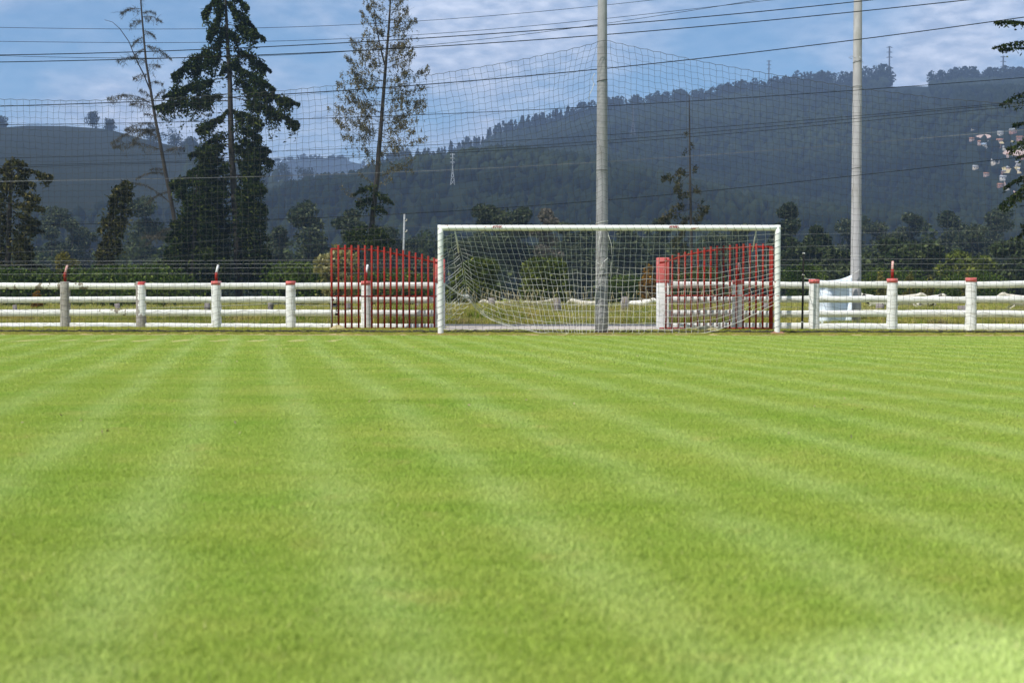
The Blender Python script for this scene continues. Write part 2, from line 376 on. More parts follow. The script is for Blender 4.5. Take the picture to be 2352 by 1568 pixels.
M['tallgrass'] = blade_mat('tall_grass_blade', tallcol, straw=(0.52,0.42,0.20), straw_from=0.84)
def vergecol(n, l):
    f, _ = noise_fac(n, l, 0.9, 0.35, 0.65, coord='World', detail=5)
    return mixc(n, l, f, (0.25,0.33,0.04), (0.46,0.42,0.10))
M['vergeblade'] = blade_mat('verge_blade', vergecol, straw=(0.34,0.26,0.12), straw_from=0.8)
m, n, l, p = new_mat('verge_ground')
f, _ = noise_fac(n, l, 1.1, 0.40, 0.62, coord='World')
col = mixc(n, l, f, (0.28,0.31,0.045), (0.46,0.36,0.15))
g = n.new('ShaderNodeNewGeometry'); sp = n.new('ShaderNodeSeparateXYZ'); l.new(g.outputs['Position'], sp.inputs[0])
fe, _ = noise_fac(n, l, 2.2, 0.2, 0.8, coord='World')
dd = math_n('SUBTRACT', math_n('ADD', sp.outputs['Y'], math_n('MULTIPLY', sp.outputs['X'], 0.035)), 29.95)
mr = n.new('ShaderNodeMapRange'); mr.inputs['From Min'].default_value = 1.0; mr.inputs['From Max'].default_value = 0.1; l.new(math_n('SUBTRACT', dd, fe), mr.inputs['Value'])
col = mixc(n, l, mr.outputs[0], col, (0.30, 0.225, 0.125))
l.new(col, p.inputs['Base Color']); p.inputs['Roughness'].default_value = 1.0; p.inputs['Specular IOR Level'].default_value = 0.0; M['verge'] = m
m, n, l, p = new_mat('pasture_ground')
f, _ = noise_fac(n, l, 0.12, 0.38, 0.62, coord='World')
l.new(mixc(n, l, f, (0.17,0.22,0.03), (0.34,0.31,0.08)), p.inputs['Base Color']); p.inputs['Roughness'].default_value = 1.0; p.inputs['Specular IOR Level'].default_value = 0.0; M['pasture'] = m

# ---------------------------------------------------------------- ground, road, hills
def sheet(name, pts, mat, z=0.0):
    V = [(x, y, z) for x, y in pts]
    o = mesh_obj(name, V, np.array([list(range(len(V)))]), mat)
    return tag(o, kind='structure')
ground = sheet('ground', [(-3300,-150),(3300,-150),(3300,4300),(-3300,4300)], M['pasture'], -0.12)
EDGE = lambda X: 29.95 - 0.035 * X                        # far edge of the pitch
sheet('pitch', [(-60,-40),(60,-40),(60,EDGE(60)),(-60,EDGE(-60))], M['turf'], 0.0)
sheet('grass_verge', [(-60,EDGE(-60)),(60,EDGE(60)),(60,39.0),(-60,39.0)], M['verge'], -0.004)
# gravel apron through the gateway, 4 mm above the verge
gv = [(-1.9,34.2),(3.9,34.0),(4.3,36.0),(60,38.2),(60,39.4),(-60,39.4),(-60,38.7),(-2.2,37.4)]
sheet('gravel_path', gv, M['gravel'], 0.004)
sheet('road', [(-60,39.4),(60,39.4),(60,41.7),(-60,41.7)], M['asphalt'], 0.012)
# pasture with gentle bumps
nx, ny = 160, 90
xs = np.linspace(-140, 140, nx); ys = 41.7 + (np.linspace(0, 1, ny) ** 1.8) * 420
GX, GY = np.meshgrid(xs, ys)
GZ = 0.05 * np.sin(GX * 0.7 + GY * 0.4) + 0.06 * np.sin(GX * 0.23 - GY * 0.31)
GZ = GZ * np.clip((GY - 41.7) / 4, 0, 1)
def grid_faces(nx, ny):
    i = np.arange(ny - 1)[:, None] * nx; j = np.arange(nx - 1)[None]
    return np.stack([i + j, i + j + 1, i + j + nx + 1, i + j + nx], -1).reshape(-1, 4)
tag(mesh_obj('pasture', np.stack([GX, GY, GZ], -1), grid_faces(nx, ny), M['pasture'], smooth=True), kind='structure')

def ridge_fn(pts, Yr):
    px = np.array([p_[0] for p_ in pts], float); py = np.array([p_[1] for p_ in pts], float)
    Xr = (px - 1176) / FPX * Yr; Zr = CAM_H + (680 - py) / FPX * Yr
    return lambda X: np.interp(X, Xr, Zr)
def vnoise(X, Y, sc, seed):
    r = np.random.default_rng(seed); out_ = np.zeros_like(X)
    for k in range(10):
        a = r.uniform(0, 2 * math.pi); fq = sc * r.uniform(0.5, 2.2); ph = r.uniform(0, 6.28)
        out_ += np.sin((X * math.cos(a) + Y * math.sin(a)) * fq + ph) / 10
    return out_
HILLS = []
def hill(name, pts, Y0, Yr, X0, X1, mat, amp, seed, nx=150, ny=50, back=250):
    rf = ridge_fn(pts, Yr)
    def hz(X, Y):
        t = np.clip((Y - Y0) / (Yr - Y0), 0, None)
        s = np.where(t <= 1, t ** 0.93, 1 - 0.8 * (t - 1))
        g = amp * vnoise(X, Y * 0.5, 0.012, seed) * np.clip(1 - t, 0, 1) * np.clip(t * 4, 0, 1) * 2
        return rf(X) * s + g - 2.0
    xs = np.linspace(X0, X1, nx); ys = np.linspace(Y0 - 40, Yr + back, ny)
    GX, GY = np.meshgrid(xs, ys)
    o = mesh_obj(name, np.stack([GX, GY, np.maximum(hz(GX, GY), -0.09)], -1), grid_faces(nx, ny), mat, smooth=True)
    tag(o, kind='structure')
    return hz
RIGHT = [(380,640),(560,575),(650,500),(760,452),(800,446),(860,404),(920,368),(1000,378),(1060,350),(1100,346),(1140,318),(1260,288),(1370,262),(1500,246),(1600,238),(1680,222),(1840,198),(1960,202),(2000,190),(2035,197),(2080,195),(2130,197),(2140,194),(2200,189),(2352,190),(2700,180),(3600,300)]
LEFT = [(-1200,420),(-300,300),(-150,298),(0,289),(80,283),(160,284),(250,290),(330,312),(450,340),(560,378),(640,412),(720,446),(800,480),(900,540),(1000,620)]
FAR = [(200,450),(540,392),(620,374),(700,359),(780,361),(830,374),(880,388),(1000,425),(1400,500)]
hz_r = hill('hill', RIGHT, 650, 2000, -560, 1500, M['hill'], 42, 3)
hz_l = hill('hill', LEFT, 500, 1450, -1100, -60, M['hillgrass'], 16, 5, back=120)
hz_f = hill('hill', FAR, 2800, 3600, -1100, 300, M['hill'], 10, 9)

# haze: one closed box of even, pale air
def haze_box():
    g = Geo(); g.box((-3450, -220, -1.2), (3450, 4500, 470))
    m = bpy.data.materials.new('haze'); m.use_nodes = True; n = m.node_tree.nodes; n.clear()
    o = n.new('ShaderNodeOutputMaterial'); v = n.new('ShaderNodeVolumePrincipled')
    v.inputs['Color'].default_value = (0.38, 0.53, 0.80, 1); v.inputs['Density'].default_value = 2.4e-4
    v.inputs['Anisotropy'].default_value = 0.1
    m.node_tree.links.new(v.outputs[0], o.inputs['Volume'])
    tag(g.obj('haze', m), kind='stuff')
haze_box()

# ---------------------------------------------------------------- far forests (stuff)
def lowpoly(nseg, rings, seed, shape):
    r = np.random.default_rng(seed); V = []; 
    for (h, rad) in rings:
        for k in range(nseg):
            a = 2 * math.pi * (k + 0.5 * r.random()) / nseg; q = rad * r.uniform(0.7, 1.25)
            V.append((q * math.cos(a), q * math.sin(a), h + r.uniform(-0.04, 0.04)))
    V.append((0, 0, shape)); V = np.array(V); T = []; nr = len(rings)
    for i in range(nr - 1):
        for k in range(nseg):
            k2 = (k + 1) % nseg; a, b, c, d = i*nseg+k, i*nseg+k2, (i+1)*nseg+k2, (i+1)*nseg+k
            T += [(a, b, c), (a, c, d)]
    top = nr * nseg
    for k in range(nseg): T.append(((nr-1)*nseg+k, (nr-1)*nseg+(k+1) % nseg, top))
    return V, np.array(T)
VAR = [lowpoly(5, [(0.05,0.16),(0.4,0.34),(0.7,0.26),(0.88,0.14)], 1, 1.0), lowpoly(5, [(0.1,0.12),(0.35,0.26),(0.6,0.30),(0.85,0.16)], 2, 1.02),
       lowpoly(5, [(0.03,0.30),(0.3,0.26),(0.6,0.15)], 3, 1.05), lowpoly(6, [(0.2,0.22),(0.5,0.40),(0.75,0.34)], 4, 0.95)]
def forest(name, pos, hts, mat, kinds):
    g = Geo(); pos = np.asarray(pos); kd = rng.choice(kinds, len(pos)); 
    for v in set(kinds):
        idx = np.where(kd == v)[0]
        if len(idx) == 0: continue
        V, T = VAR[v]; th = rng.uniform(0, 6.28, len(idx)); h = hts[idx]; wd = h * rng.uniform(0.7, 1.2, len(idx))
        c, s_ = np.cos(th), np.sin(th)
        X = (V[None, :, 0] * c[:, None] - V[None, :, 1] * s_[:, None]) * wd[:, None] + pos[idx, 0:1]
        Yy = (V[None, :, 0] * s_[:, None] + V[None, :, 1] * c[:, None]) * wd[:, None] + pos[idx, 1:2]
        Z = V[None, :, 2] * h[:, None] + pos[idx, 2:3]
        TT = (T[None] + (np.arange(len(idx)) * len(V))[:, None, None]).reshape(-1, 3)
        g.add(np.stack([X, Yy, Z], -1).reshape(-1, 3), T=TT)
    return tag(g.obj(name, mat, smooth=True), kind='stuff')
# right hill: dense plantation, none on the grassy notch of the ridge nor in the village
n_ = 27000
X = rng.uniform(-480, 1050, n_); Yy = rng.uniform(680, 2030, n_)
px = 1176 + FPX * X / Yy
zz = hz_r(X, Yy); py = 680 - FPX * (zz - CAM_H) / Yy
keep = (px > 500) & (px < 2600)
keep &= ~((px > 2036) & (px < 2134) & (py < 222))
vill = ((px - 2330) / 125) ** 2 + ((py - 375) / 105) ** 2
keep &= ~((vill < 1.0) & (rng.random(n_) < 0.80))
clear = ((px - 2110) / 80) ** 2 + ((py - 240) / 26) ** 2 < 1
keep &= ~(clear & (rng.random(n_) < 0.9))
keep &= ~((np.abs(px - 1040) < 17) & (py > 418) & (py < 475)); keep &= ~((np.abs(px - 1453) < 13) & (py > 305) & (py < 355))
hts = rng.uniform(7, 13, n_)
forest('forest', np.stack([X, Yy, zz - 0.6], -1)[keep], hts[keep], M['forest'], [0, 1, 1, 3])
# the crest line: leafy crowns that stand against the sky
def crest(npts, Yr, hz, x0, x1, lo, hi, conifer):
    Xs = np.sort(rng.uniform((x0 - 1176) / FPX * Yr, (x1 - 1176) / FPX * Yr, npts)); g = Geo()
    for X_ in Xs:
        px_ = 1176 + FPX * X_ / Yr
        if 2038 < px_ < 2132: continue
        Y_ = Yr + rng.uniform(-25, 15); z_ = float(hz(np.array(X_), np.array(Y_))); h = rng.uniform(lo, hi)
        if 1975 < px_ < 2036: h *= 1.35
        m_ = 85
        t = rng.random(m_)
        if conifer(px_): rad = 0.24 * (1 - t) + 0.03; zc = 0.12 + 0.88 * t
        else: rad = 0.36 * np.sin(np.pi * np.clip(0.12 + 0.85 * t, 0, 1)) ** 0.7; zc = 0.12 + 0.88 * t
        a = rng.uniform(0, 6.28, m_); q = np.sqrt(rng.random(m_)) * rad * h
        g.leaves(np.stack([X_ + q * np.cos(a), Y_ + q * np.sin(a), z_ + zc * h - 1], -1), h * 0.17, h * 0.12, up=0.4)
        g.segs([[X_, Y_, z_ - 2]], [[X_, Y_, z_ + h * 0.6]], 0.35)
    return tag(g.obj('ridge_forest', M['forest']), kind='stuff')
crest(600, 1985, hz_r, 780, 2560, 13, 25, lambda p_: p_ < 1330)
# left hill: scrub plus a wood on its right shoulder
n_ = 4200
X = rng.uniform(-900, -100, n_); Yy = rng.uniform(520, 1440, n_); zz = hz_l(X, Yy); px = 1176 + FPX * X / Yy; py = 680 - FPX * (zz - CAM_H) / Yy
keep = (px > -300) & (px < 1000) & ((px > 430) | (py > 500))
hts = np.where(px > 430, rng.uniform(8, 15, n_), np.where(py > 500, rng.uniform(6, 12, n_), rng.uniform(2, 5, n_)))
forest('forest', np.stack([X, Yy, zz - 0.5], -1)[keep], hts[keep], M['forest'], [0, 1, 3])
n_ = 900
X = rng.uniform(-750, -150, n_); Yy = rng.uniform(3300, 3600, n_); zz = hz_f(X, Yy)
forest('forest', np.stack([X, Yy, zz - 1], -1), rng.uniform(9, 14, n_), M['forest'], [1, 3])

# ---------------------------------------------------------------- trees
def crown_points(blobs, per):
    out_ = []
    for (c, rx, rz, k) in blobs:
        m_ = int(per * k); d = rng.normal(size=(m_, 3)); d /= np.linalg.norm(d, axis=1)[:, None] + 1e-9
        q = rng.random(m_) ** 0.45
        out_.append(np.asarray(c) + d * q[:, None] * np.array([rx, rx, rz]))
    return np.vstack(out_)
def broadleaf(name, label, x, ytop, wpx, Y, mat, cat='tree', group=None, base_y=None, nblob=11, per=430, leaf=0.75, trunk='bark', low=0.25, lean=0, slender=1.0):
    """tree with an uneven crown of leaf clumps; ytop and wpx as measured in the photo"""
    top = P(x, ytop, Y); h = top[2]; w = wpx / FPX * Y
    bx, by = top[0] - lean, Y
    t = thing(name, label, cat, (bx, by, 0), group)
    g = Geo(); gb = Geo(); blobs = []
    tp = np.array([[bx, by, -0.1], [bx + lean * 0.3, by, h * 0.4], [top[0], by, h * 0.93]])
    g.tube(tp, [max(0.04 * w, 0.012 * h), 0.009 * h, 0.003 * h], 6)
    for k in range(nblob):
        f = low + (1 - low) * (k + 0.5) / nblob; f = min(0.97, f + rng.uniform(-0.05, 0.05))
        env = (math.sin(math.pi * min(1, (1 - f) * 0.80 + 0.14))) ** 0.8
        a = rng.uniform(0, 6.28); off = rng.uniform(0.15, 0.72) * env * w * 0.5
        rr = rng.uniform(0.20, 0.34) * w * (0.55 + 0.45 * env); rz_ = rr * rng.uniform(0.55, 0.85) * slender
        c = np.array([bx + lean * f + off * math.cos(a) * 1.15, by + off * math.sin(a), h * f - rz_ * 0.4])
        if c[2] + rz_ > h: c[2] = h - rz_
        blobs.append((c, rr, rz_, 1.0))
        s0 = np.array([bx + lean * f * 0.7, by, h * max(0.12, f - 0.16)])
        gb.tube([s0, (s0 + c) / 2 + np.array([0, 0, 0.03 * h]), c], [0.005 * h, 0.0035 * h, 0.0015 * h], 4, cap=False)
    g.obj('trunk', M[trunk], t, t.location, smooth=True)
    gb.obj('branches', M[trunk], t, t.location)
    gl = Geo(); gl.leaves(crown_points(blobs, per), leaf, leaf * 0.5, droop=0.25)
    gl.obj('crown', M[mat], t, t.location)
    return t
def bush(name, label, x, ytop, wpx, Y, mat, cat='bush', group=None, per=420, leaf=0.22, nblob=9, stretch=1.0, ground=0.0):
    top = P(x, ytop, Y); h = top[2] - ground; w = wpx / FPX * Y
    t = thing(name, label, cat, (top[0], Y, ground), group); gb = Geo(); gl = Geo(); blobs = []
    for k in range(nblob):
        a = rng.uniform(0, 6.28); f = rng.uniform(0.18, 0.80); env = math.sqrt(max(0.05, 1 - (max(0, f - 0.3) / 0.75) ** 2))
        off = rng.uniform(0.1, 0.62) * env * w * 0.5; rr = rng.uniform(0.24, 0.36) * w * 0.8; rz_ = min(rr * 0.9, h * 0.4) * stretch
        c = np.array([top[0] + off * math.cos(a) * 1.3, Y + off * math.sin(a), ground + min(f * h, h - rz_)])
        blobs.append((c, rr, rz_, 1))
        gb.tube([[top[0], Y, ground - 0.05], (np.array([top[0], Y, ground]) + c) / 2 + [0, 0, 0.1], c], [0.05, 0.03, 0.012], 4, cap=False)
    blobs.append((np.array([top[0], Y, ground + h * 0.72]), w * 0.22, h * 0.28, 1)); blobs.append((np.array([top[0], Y, ground + h * 0.3]), w * 0.42, h * 0.3, 2))
    gb.obj('branches', M['bark'], t, t.location)
    gl.leaves(crown_points(blobs, per), leaf, leaf * 0.6, droop=0.15); gl.obj('foliage', M[mat], t, t.location)
    return t

def conifer(name, label, trunk_px, Y, limbs, mat, r0, leaf=0.34, per_m=70, spread=0.45, hang=0.5, arch=0.35, bark='bark', deep=0.9, cat='tree',
            start=0.25, rlimb=0.05, fork=None, fill=0, leafw=0.4, droop=0.35, group=None, ragged=False, twigs=0):
    """limbs: (x, y) where the limb leaves the trunk, (x, y) of its tip, thickness of the spray in metres (0 = bare)"""
    tp = np.array([P(x, y, Y) for x, y in trunk_px])
    tp[-1, 2] = -0.1
    t = thing(name, label, cat, (tp[-1, 0], Y, 0)); 
    if group: t['group'] = group
    g = Geo(); d = np.linspace(0, 1, len(tp)); dd = np.linspace(0, 1, 24)
    cp = np.stack([np.interp(dd, d, tp[:, k]) for k in range(3)], -1)
    g.tube(cp, r0 * (0.18 + 0.82 * dd ** 0.9), 8); g.obj('trunk', M[bark], t, t.location, smooth=True)
    if fork:
        g = Geo(); fp = np.array([P(x, y, Y) for x, y in fork]); g.tube(fp, np.linspace(r0 * 0.3, r0 * 0.08, len(fp)), 6); g.obj('fork', M[bark], t, t.location, smooth=True)
    gl = Geo(); pts = []; sizes = []
    for (ax, ay, tx, ty, th) in limbs:
        a = P(ax, ay, Y); b = P(tx, ty, Y); ln = np.linalg.norm(b - a)
        dep = rng.uniform(-deep, deep) * ln * 0.45; b = b + np.array([0, dep, 0])
        tt = np.linspace(0, 1, 9)[:, None]
        pc = a + (b - a) * tt + np.array([0, 0, 1.0]) * arch * ln * 0.25 * np.sin(np.pi * tt)
        g = Geo(); g.tube(pc, np.linspace(rlimb * (0.6 + 0.08 * ln), rlimb * 0.2, 9), 5)
        for k_ in range(twigs if th > 0.5 else 0):   # side twigs
            q0 = rng.uniform(0.2, 0.95); i0 = int(q0 * 8); o_ = pc[i0]; dv = (b - a) / ln * rng.uniform(0.2, 0.9) + np.array([0, rng.normal() * 0.7, rng.uniform(-0.7, 0.6)])
            e_ = o_ + dv * rng.uniform(0.5, 1.2); g.tube([o_, (o_ + e_) / 2 + [0, 0, 0.06], e_], [rlimb * 0.45, rlimb * 0.35, rlimb * 0.2], 4, cap=False)
        g.obj('branch', M[bark], t, t.location)
        if th > 0:
            m_ = int(per_m * ln * (0.5 + th)); q = start + (1 - start) * rng.random(m_) ** 0.85
            idx = q * 8; i0 = np.clip(idx.astype(int), 0, 7); fr = (idx - i0)[:, None]
            base_ = pc[i0] * (1 - fr) + pc[i0 + 1] * fr
            env = (np.sin(np.pi * np.clip(q * 0.9 + 0.08, 0, 1)) ** 0.6)
            # clumps along the limb
            clump = 0.55 + 0.45 * np.sin(q * ln * 2.6 + rng.uniform(0, 6))
            side = np.clip(rng.normal(size=(m_, 3)), -1.9, 1.9) * np.array([0.5, 1.0, 0.32]) * (th * spread * env * clump)[:, None]
            dn = -rng.exponential(hang * th * 0.5, m_) * env * clump
            p_ = base_ + side; p_[:, 2] += dn
            if ragged:   # foliage gathers in small hanging bunches
                nb = max(6, int(ln * 13)); ctr = p_[rng.integers(0, m_, nb)]; p_ = ctr[rng.integers(0, nb, m_)] + rng.normal(size=(m_, 3)) * np.array([0.07, 0.08, 0.14])
            pts.append(p_)
    if fill:
        m_ = fill; zt = tp[0, 2]; f = rng.random(m_)
        pts.append(np.stack([np.interp(f, d, tp[:, 0]) + rng.normal(size=m_) * 0.6 * (0.4 + f), Y + rng.normal(size=m_) * 0.7 * (0.4 + f), np.interp(f, d, tp[:, 2])], -1))
    if pts:
        gl.leaves(np.vstack(pts), leaf, leaf * leafw, droop=droop); gl.obj('foliage', M[mat], t, t.location)
    return t

def auto_limbs(trunk, rows, rngs, sym=True):
    out_ = []
    for (y0, y1, step, wl, wr, dy, th) in rows:
        y = y0
        while y < y1:
            tx = np.interp(y, [p_[1] for p_ in trunk], [p_[0] for p_ in trunk])
            for sgn, w in ((-1, wl), (1, wr)):
                if w <= 0: continue
                q = rngs.uniform(0.42, 1.0) * w
                out_.append((tx, y, tx + sgn * q, y + dy * rngs.uniform(0.6, 1.4), th * rngs.uniform(0.7, 1.2)))
            y += step * rngs.uniform(0.7, 1.3)
    return out_
lr = np.random.default_rng(11)

# the tall dense conifer left of the gate
TR2 = [(516,-60),(518,0),(521,60),(523,107),(528,180),(529,245),(531,336),(538,450),(545,560),(549,652)]
LM2 = [(518,-25,462,28,1.2),(518,-25,572,20,1.2),(519,5,582,62,1.3),(519,12,474,88,1.3),(521,55,612,92,1.4),(521,50,498,105,1.1),
       (523,100,616,158,1.4),(523,92,388,168,1.7),(524,120,560,165,1.1),(525,112,440,160,1.3),(526,150,637,210,1.5),(528,178,376,222,1.7),(528,170,590,215,1.3),
       (529,205,693,245,1.5),(529,222,690,288,1.3),(529,232,362,250,1.3),(529,215,440,235,1.2),(529,250,610,290,1.4),(530,262,455,302,1.3),(530,280,598,318,1.6),
       (530,300,470,330,1.5),(531,318,617,345,1.8),(531,330,440,357,1.8),(531,345,626,370,1.9),(532,360,430,395,1.8),(532,370,600,402,1.9),(533,395,385,420,1.7),
       (534,400,618,440,2.0),(536,420,425,455,2.1),(537,440,612,480,2.1),(538,462,400,500,2.2),(539,480,604,515,2.1),(540,495,425,525,2.3),(541,510,612,548,1.9),
       (542,520,380,550,2.3),(543,545,618,585,2.0),(544,560,400,595,2.3),(545,575,622,610,2.0),(546,600,420,630,2.2),(547,610,620,640,2.0)]
LM2 += auto_limbs(TR2, [(0,330,85,40,44,28,0.9),(330,620,38,76,70,34,1.6)], lr)
conifer('conifer', 'tall dense dark green conifer with spreading limbs left of the red gate', TR2, 150, LM2, 'conifer', 0.42, leaf=0.42, per_m=190, spread=0.58, hang=1.25, arch=0.22, deep=0.8, fill=250)
TR2b = [(452,400),(450,480),(446,560),(440,655)]
LM2b = auto_limbs(TR2b, [(408,470,22,48,44,30,1.4),(470,560,21,92,74,36,1.9),(560,640,19,122,95,30,2.2)], lr)
conifer('conifer', 'broad dark lower conifer leaning against the left foot of the tallest conifer', TR2b, 146, LM2b, 'conifer', 0.30, leaf=0.44, per_m=120, spread=0.50, hang=1.0, arch=0.22, fill=300)
# the sparse tan conifer behind the gate
TR3 = [(900,-60),(896.5,0),(893.8,54),(887,134),(883,188),(877.7,255),(873.6,309),(869.6,349),(865.6,416),(853.5,509),(847,655)]
LM3 = [(886,150,810,110,1.2),(880,185,797,134,1.2),(879,185,784,170,1.1),(876,258,768,182,1.3),(875,268,773,242,1.1),(873,285,759,256,1.0),(872,293,781,309,1.1),(870,326,762,266,1.2),
       (883,188,985,145,1.2),(881,215,977,188,1.2),(880,225,966,224,1.0),(878,258,972,226,1.2),(877,271,980,244,1.0),(875,298,958,279,1.0),(873,328,953,301,1.1),(872,335,984,318,0.6),
       (887,145,950,112,1.2),(890,107,951,80,1.2),(893,86,953,32,1.2),(895,48,935,8,1.2),(896,10,930,-35,1.1),(868,80,824,14,1.3),(872,113,800,88,1.3),(864,60,840,-10,1.2),(886,120,838,70,1.1),(880,200,815,190,1.1),
       (889,120,925,100,1.1),(891,70,920,40,1.1),(884,172,940,165,1.1),(875,262,930,262,1.0),(874,300,815,285,1.1),(873,310,920,325,0.9),(878,240,800,226,1.1),(886,140,850,150,1.1),(868,352,838,340,1.3),(868,350,890,345,1.1),
       (866,372,838,350,0.9),(866,400,918,372,0.5),(865,405,952,360,0.1),(868,352,948,390,0.15),(863,420,822,395,0.05),(862,425,900,405,0.2),(856,470,786,430,0.1)]
LM3 += auto_limbs(TR3, [(-50,130,22,56,50,-22,1.0),(130,330,24,84,78,-24,1.0)], lr)
conifer('conifer', 'tall sparse brownish conifer with see-through crown behind the red gate', TR3, 140, LM3, 'tan', 0.29, leaf=0.21, per_m=66, spread=1.0, hang=1.5, arch=-0.30, deep=1.3, start=0.22, rlimb=0.03, leafw=0.42, twigs=9, droop=0.6, ragged=True,
        fork=[(884,150),(874,110),(864,60),(859,20),(855,-50)], fill=0)
LM3b = [(860,425,815,448,1.3),(858,440,905,470,1.0),(857,455,820,470,1.4),(856,470,890,490,1.3)]
LM3c = [(852,520,790,545,1.8),(851,530,905,555,1.8),(850,540,800,565,1.8),(850,548,900,575,1.5),(853,515,880,540,1.6),(851,535,845,560,2.0)]
conifer('ivy_clump', 'dark green growth round the lower trunk of the sparse brownish conifer', [(861,420),(850,560),(847,655)], 139.3, LM3b + LM3c, 'conifer', 0.05, leaf=0.36, per_m=110, spread=0.5, hang=0.5, cat='shrub', start=0.1)
# dead leaning spruce
TR1 = [(318,-60),(323,0),(328,60),(335,140),(345,200),(356,270),(368,330),(380,395),(395,470),(410,560),(420,655)]
LM1 = [(323,5,340,-15,0.5),(324,20,277,32,0.6),(326,30,356,28,0.4),(328,38,372,50,0.7),(329,48,298,55,0.6),(330,70,355,85,0.7),(331,85,300,105,0.6),(333,105,392,135,0.7),(333,112,302,130,0.5),(336,140,272,142,0.6),
       (338,150,371,155,0.6),(340,170,305,180,0.6),(344,190,374,192,0.5),(348,225,318,205,0.4),(350,238,238,222,0.8),(351,232,380,205,0.5),(352,245,300,240,0.7),(355,268,330,262,0.4),(358,285,290,300,0.7),(360,298,262,330,0.8),
       (362,300,300,320,0.6),(366,315,290,300,0.5),(372,345,262,340,0.8),(374,350,425,340,0.5),(380,390,345,390,0.2),(384,400,312,410,0.2),(390,440,330,470,0.15),(396,470,300,420,0.1),(355,262,385,275,0.3),(402,520,340,560,0.3),(410,560,318,545,0.4)]
conifer('dead_tree', 'dead leaning conifer with bare drooping branches, left of the tallest conifer', TR1, 155, LM1, 'deadtwig', 0.26, leaf=0.60, per_m=60, spread=0.46, hang=1.3, arch=0.50, twigs=6, deep=0.7, bark='bark', start=0.08, rlimb=0.04, leafw=0.075, droop=0.75,
        fork=[(348,215),(330,170),(312,135),(296,95),(275,65),(258,50),(240,45)])

# snag right of the concrete pole
TR4 = [(1583,212),(1584,300),(1585,400),(1587,500),(1589,600),(1590,690)]
LM4 = [(1585,385,1560,392,0.8),(1585,395,1522,410,0.9),(1585,400,1545,440,0.9),(1586,420,1606,440,0.6),(1586,440,1560,450,0.8),(1587,462,1625,478,1.2),(1587,470,1545,475,1.1),(1587,480,1515,505,1.1),(1587,490,1560,520,1.3),
       (1587,485,1612,495,0.9),(1588,520,1540,560,1.2),(1588,545,1555,575,1.3),(1589,560,1560,600,1.2),(1588,500,1605,515,0.6),(1585,375,1600,385,0.4),(1584,300,1572,312,0.05),(1584,330,1596,338,0.05),(1584,345,1570,352,0.05)]
conifer('snag', 'thin half-bare conifer with a naked spire top right of the concrete pole', TR4, 130, LM4, 'snagleaf', 0.17, leaf=0.30, per_m=70, spread=0.55, hang=0.9, arch=0.15, rlimb=0.035, start=0.3, bark='bark', ragged=True, twigs=4)
# dark conifers at the left edge
TR5 = [(30,360),(25,430),(20,520),(14,655)]
LM5 = auto_limbs(TR5, [(366,420,20,24,44,14,1.0),(385,520,24,80,92,22,1.5),(520,645,20,100,95,26,1.9)], lr)
conifer('conifer', 'dense dark conifer with a pointed crooked top at the far left edge', TR5, 120, LM5, 'cypress', 0.3, leaf=0.40, per_m=95, spread=0.45, hang=0.8, arch=0.15, fill=500)
TR6 = [(288,415),(272,450),(256,520),(245,600),(240,655)]
LM6 = auto_limbs(TR6, [(418,470,13,26,22,14,1.1),(470,560,14,34,30,20,1.3),(560,640,18,28,26,20,1.1)], lr)
conifer('conifer', 'narrow olive-brown conifer leaning right, between the left edge and the dead tree', TR6, 125, LM6, 'cypress', 0.2, leaf=0.38, per_m=90, spread=0.5, hang=0.5, arch=0.1, fill=700)
# limbs reaching in at the right edge
TR7 = [(2440,-80),(2445,100),(2450,300),(2455,500),(2460,655)]
LM7 = [(2442,100,2268,60,0.5),(2442,115,2290,105,0.6),(2443,95,2310,48,0.5),(2444,150,2285,118,0.4),(2445,200,2312,235,1.1),(2446,300,2330,285,1.2),(2447,330,2300,345,1.2),(2448,360,2325,365,1.1),(2449,390,2310,430,1.4),(2449,400,2275,478,1.4),
       (2450,420,2320,462,1.4),(2452,500,2322,548,1.3),(2452,490,2340,520,1.3)]
LM7 += [(2446,y_,2370,y_+30,1.3) for y_ in range(0,640,40)] + [(2446,y_,2530,y_+30,1.3) for y_ in range(0,640,40)]
conifer('conifer', 'conifer reaching into the picture with drooping branches at the right edge', TR7, 75, LM7, 'conifer', 0.3, leaf=0.24, per_m=52, spread=0.32, hang=0.55, arch=0.45, rlimb=0.035, start=0.4)

# mid-distance trees
MID = 'trees behind the pasture'
def bl(*a, **k): return broadleaf('tree', *a, group=MID, **k)
bl('bluish rounded tree behind the dark conifer at the left edge', 118, 466, 110, 330, 'euc', low=0.2)
bl('rounded dark tree just left of the narrow leaning conifer', 165, 500, 80, 320, 'euc', low=0.2)
bl('pale grey-green tree between the leaning conifer and the dead tree', 335, 448, 110, 300, 'euc', nblob=13)
bl('bluish low tree behind the gap left of the narrow leaning conifer', 205, 520, 70, 340, 'euc')
bl('tall lumpy eucalyptus right of the tallest conifer', 708, 458, 115, 260, 'euc', nblob=15, slender=1.2, low=0.15)
bl('low spreading eucalyptus at the left foot of the tall lumpy one', 645, 520, 90, 262, 'euc', low=0.15)
bl('round-topped eucalyptus left of the brownish conifer trunk', 800, 478, 95, 255, 'euc', nblob=13, low=0.2)
bl('wide eucalyptus behind the right half of the left gate', 880, 515, 110, 270, 'euc', low=0.2)
bl('small dark tree behind the white wooden pole', 945, 548, 70, 280, 'euc', low=0.2)
bl('green rounded tree just left of the goal above the red gate', 975, 590, 70, 230, 'euc2', low=0.1)
bl('leafy tree showing over the crossbar near the left goalpost', 1135, 466, 110, 230, 'euc', nblob=13, low=0.4)
bl('tree with spreading limbs over the crossbar, second from the left goalpost', 1190, 474, 90, 235, 'euc', nblob=12, low=0.35)
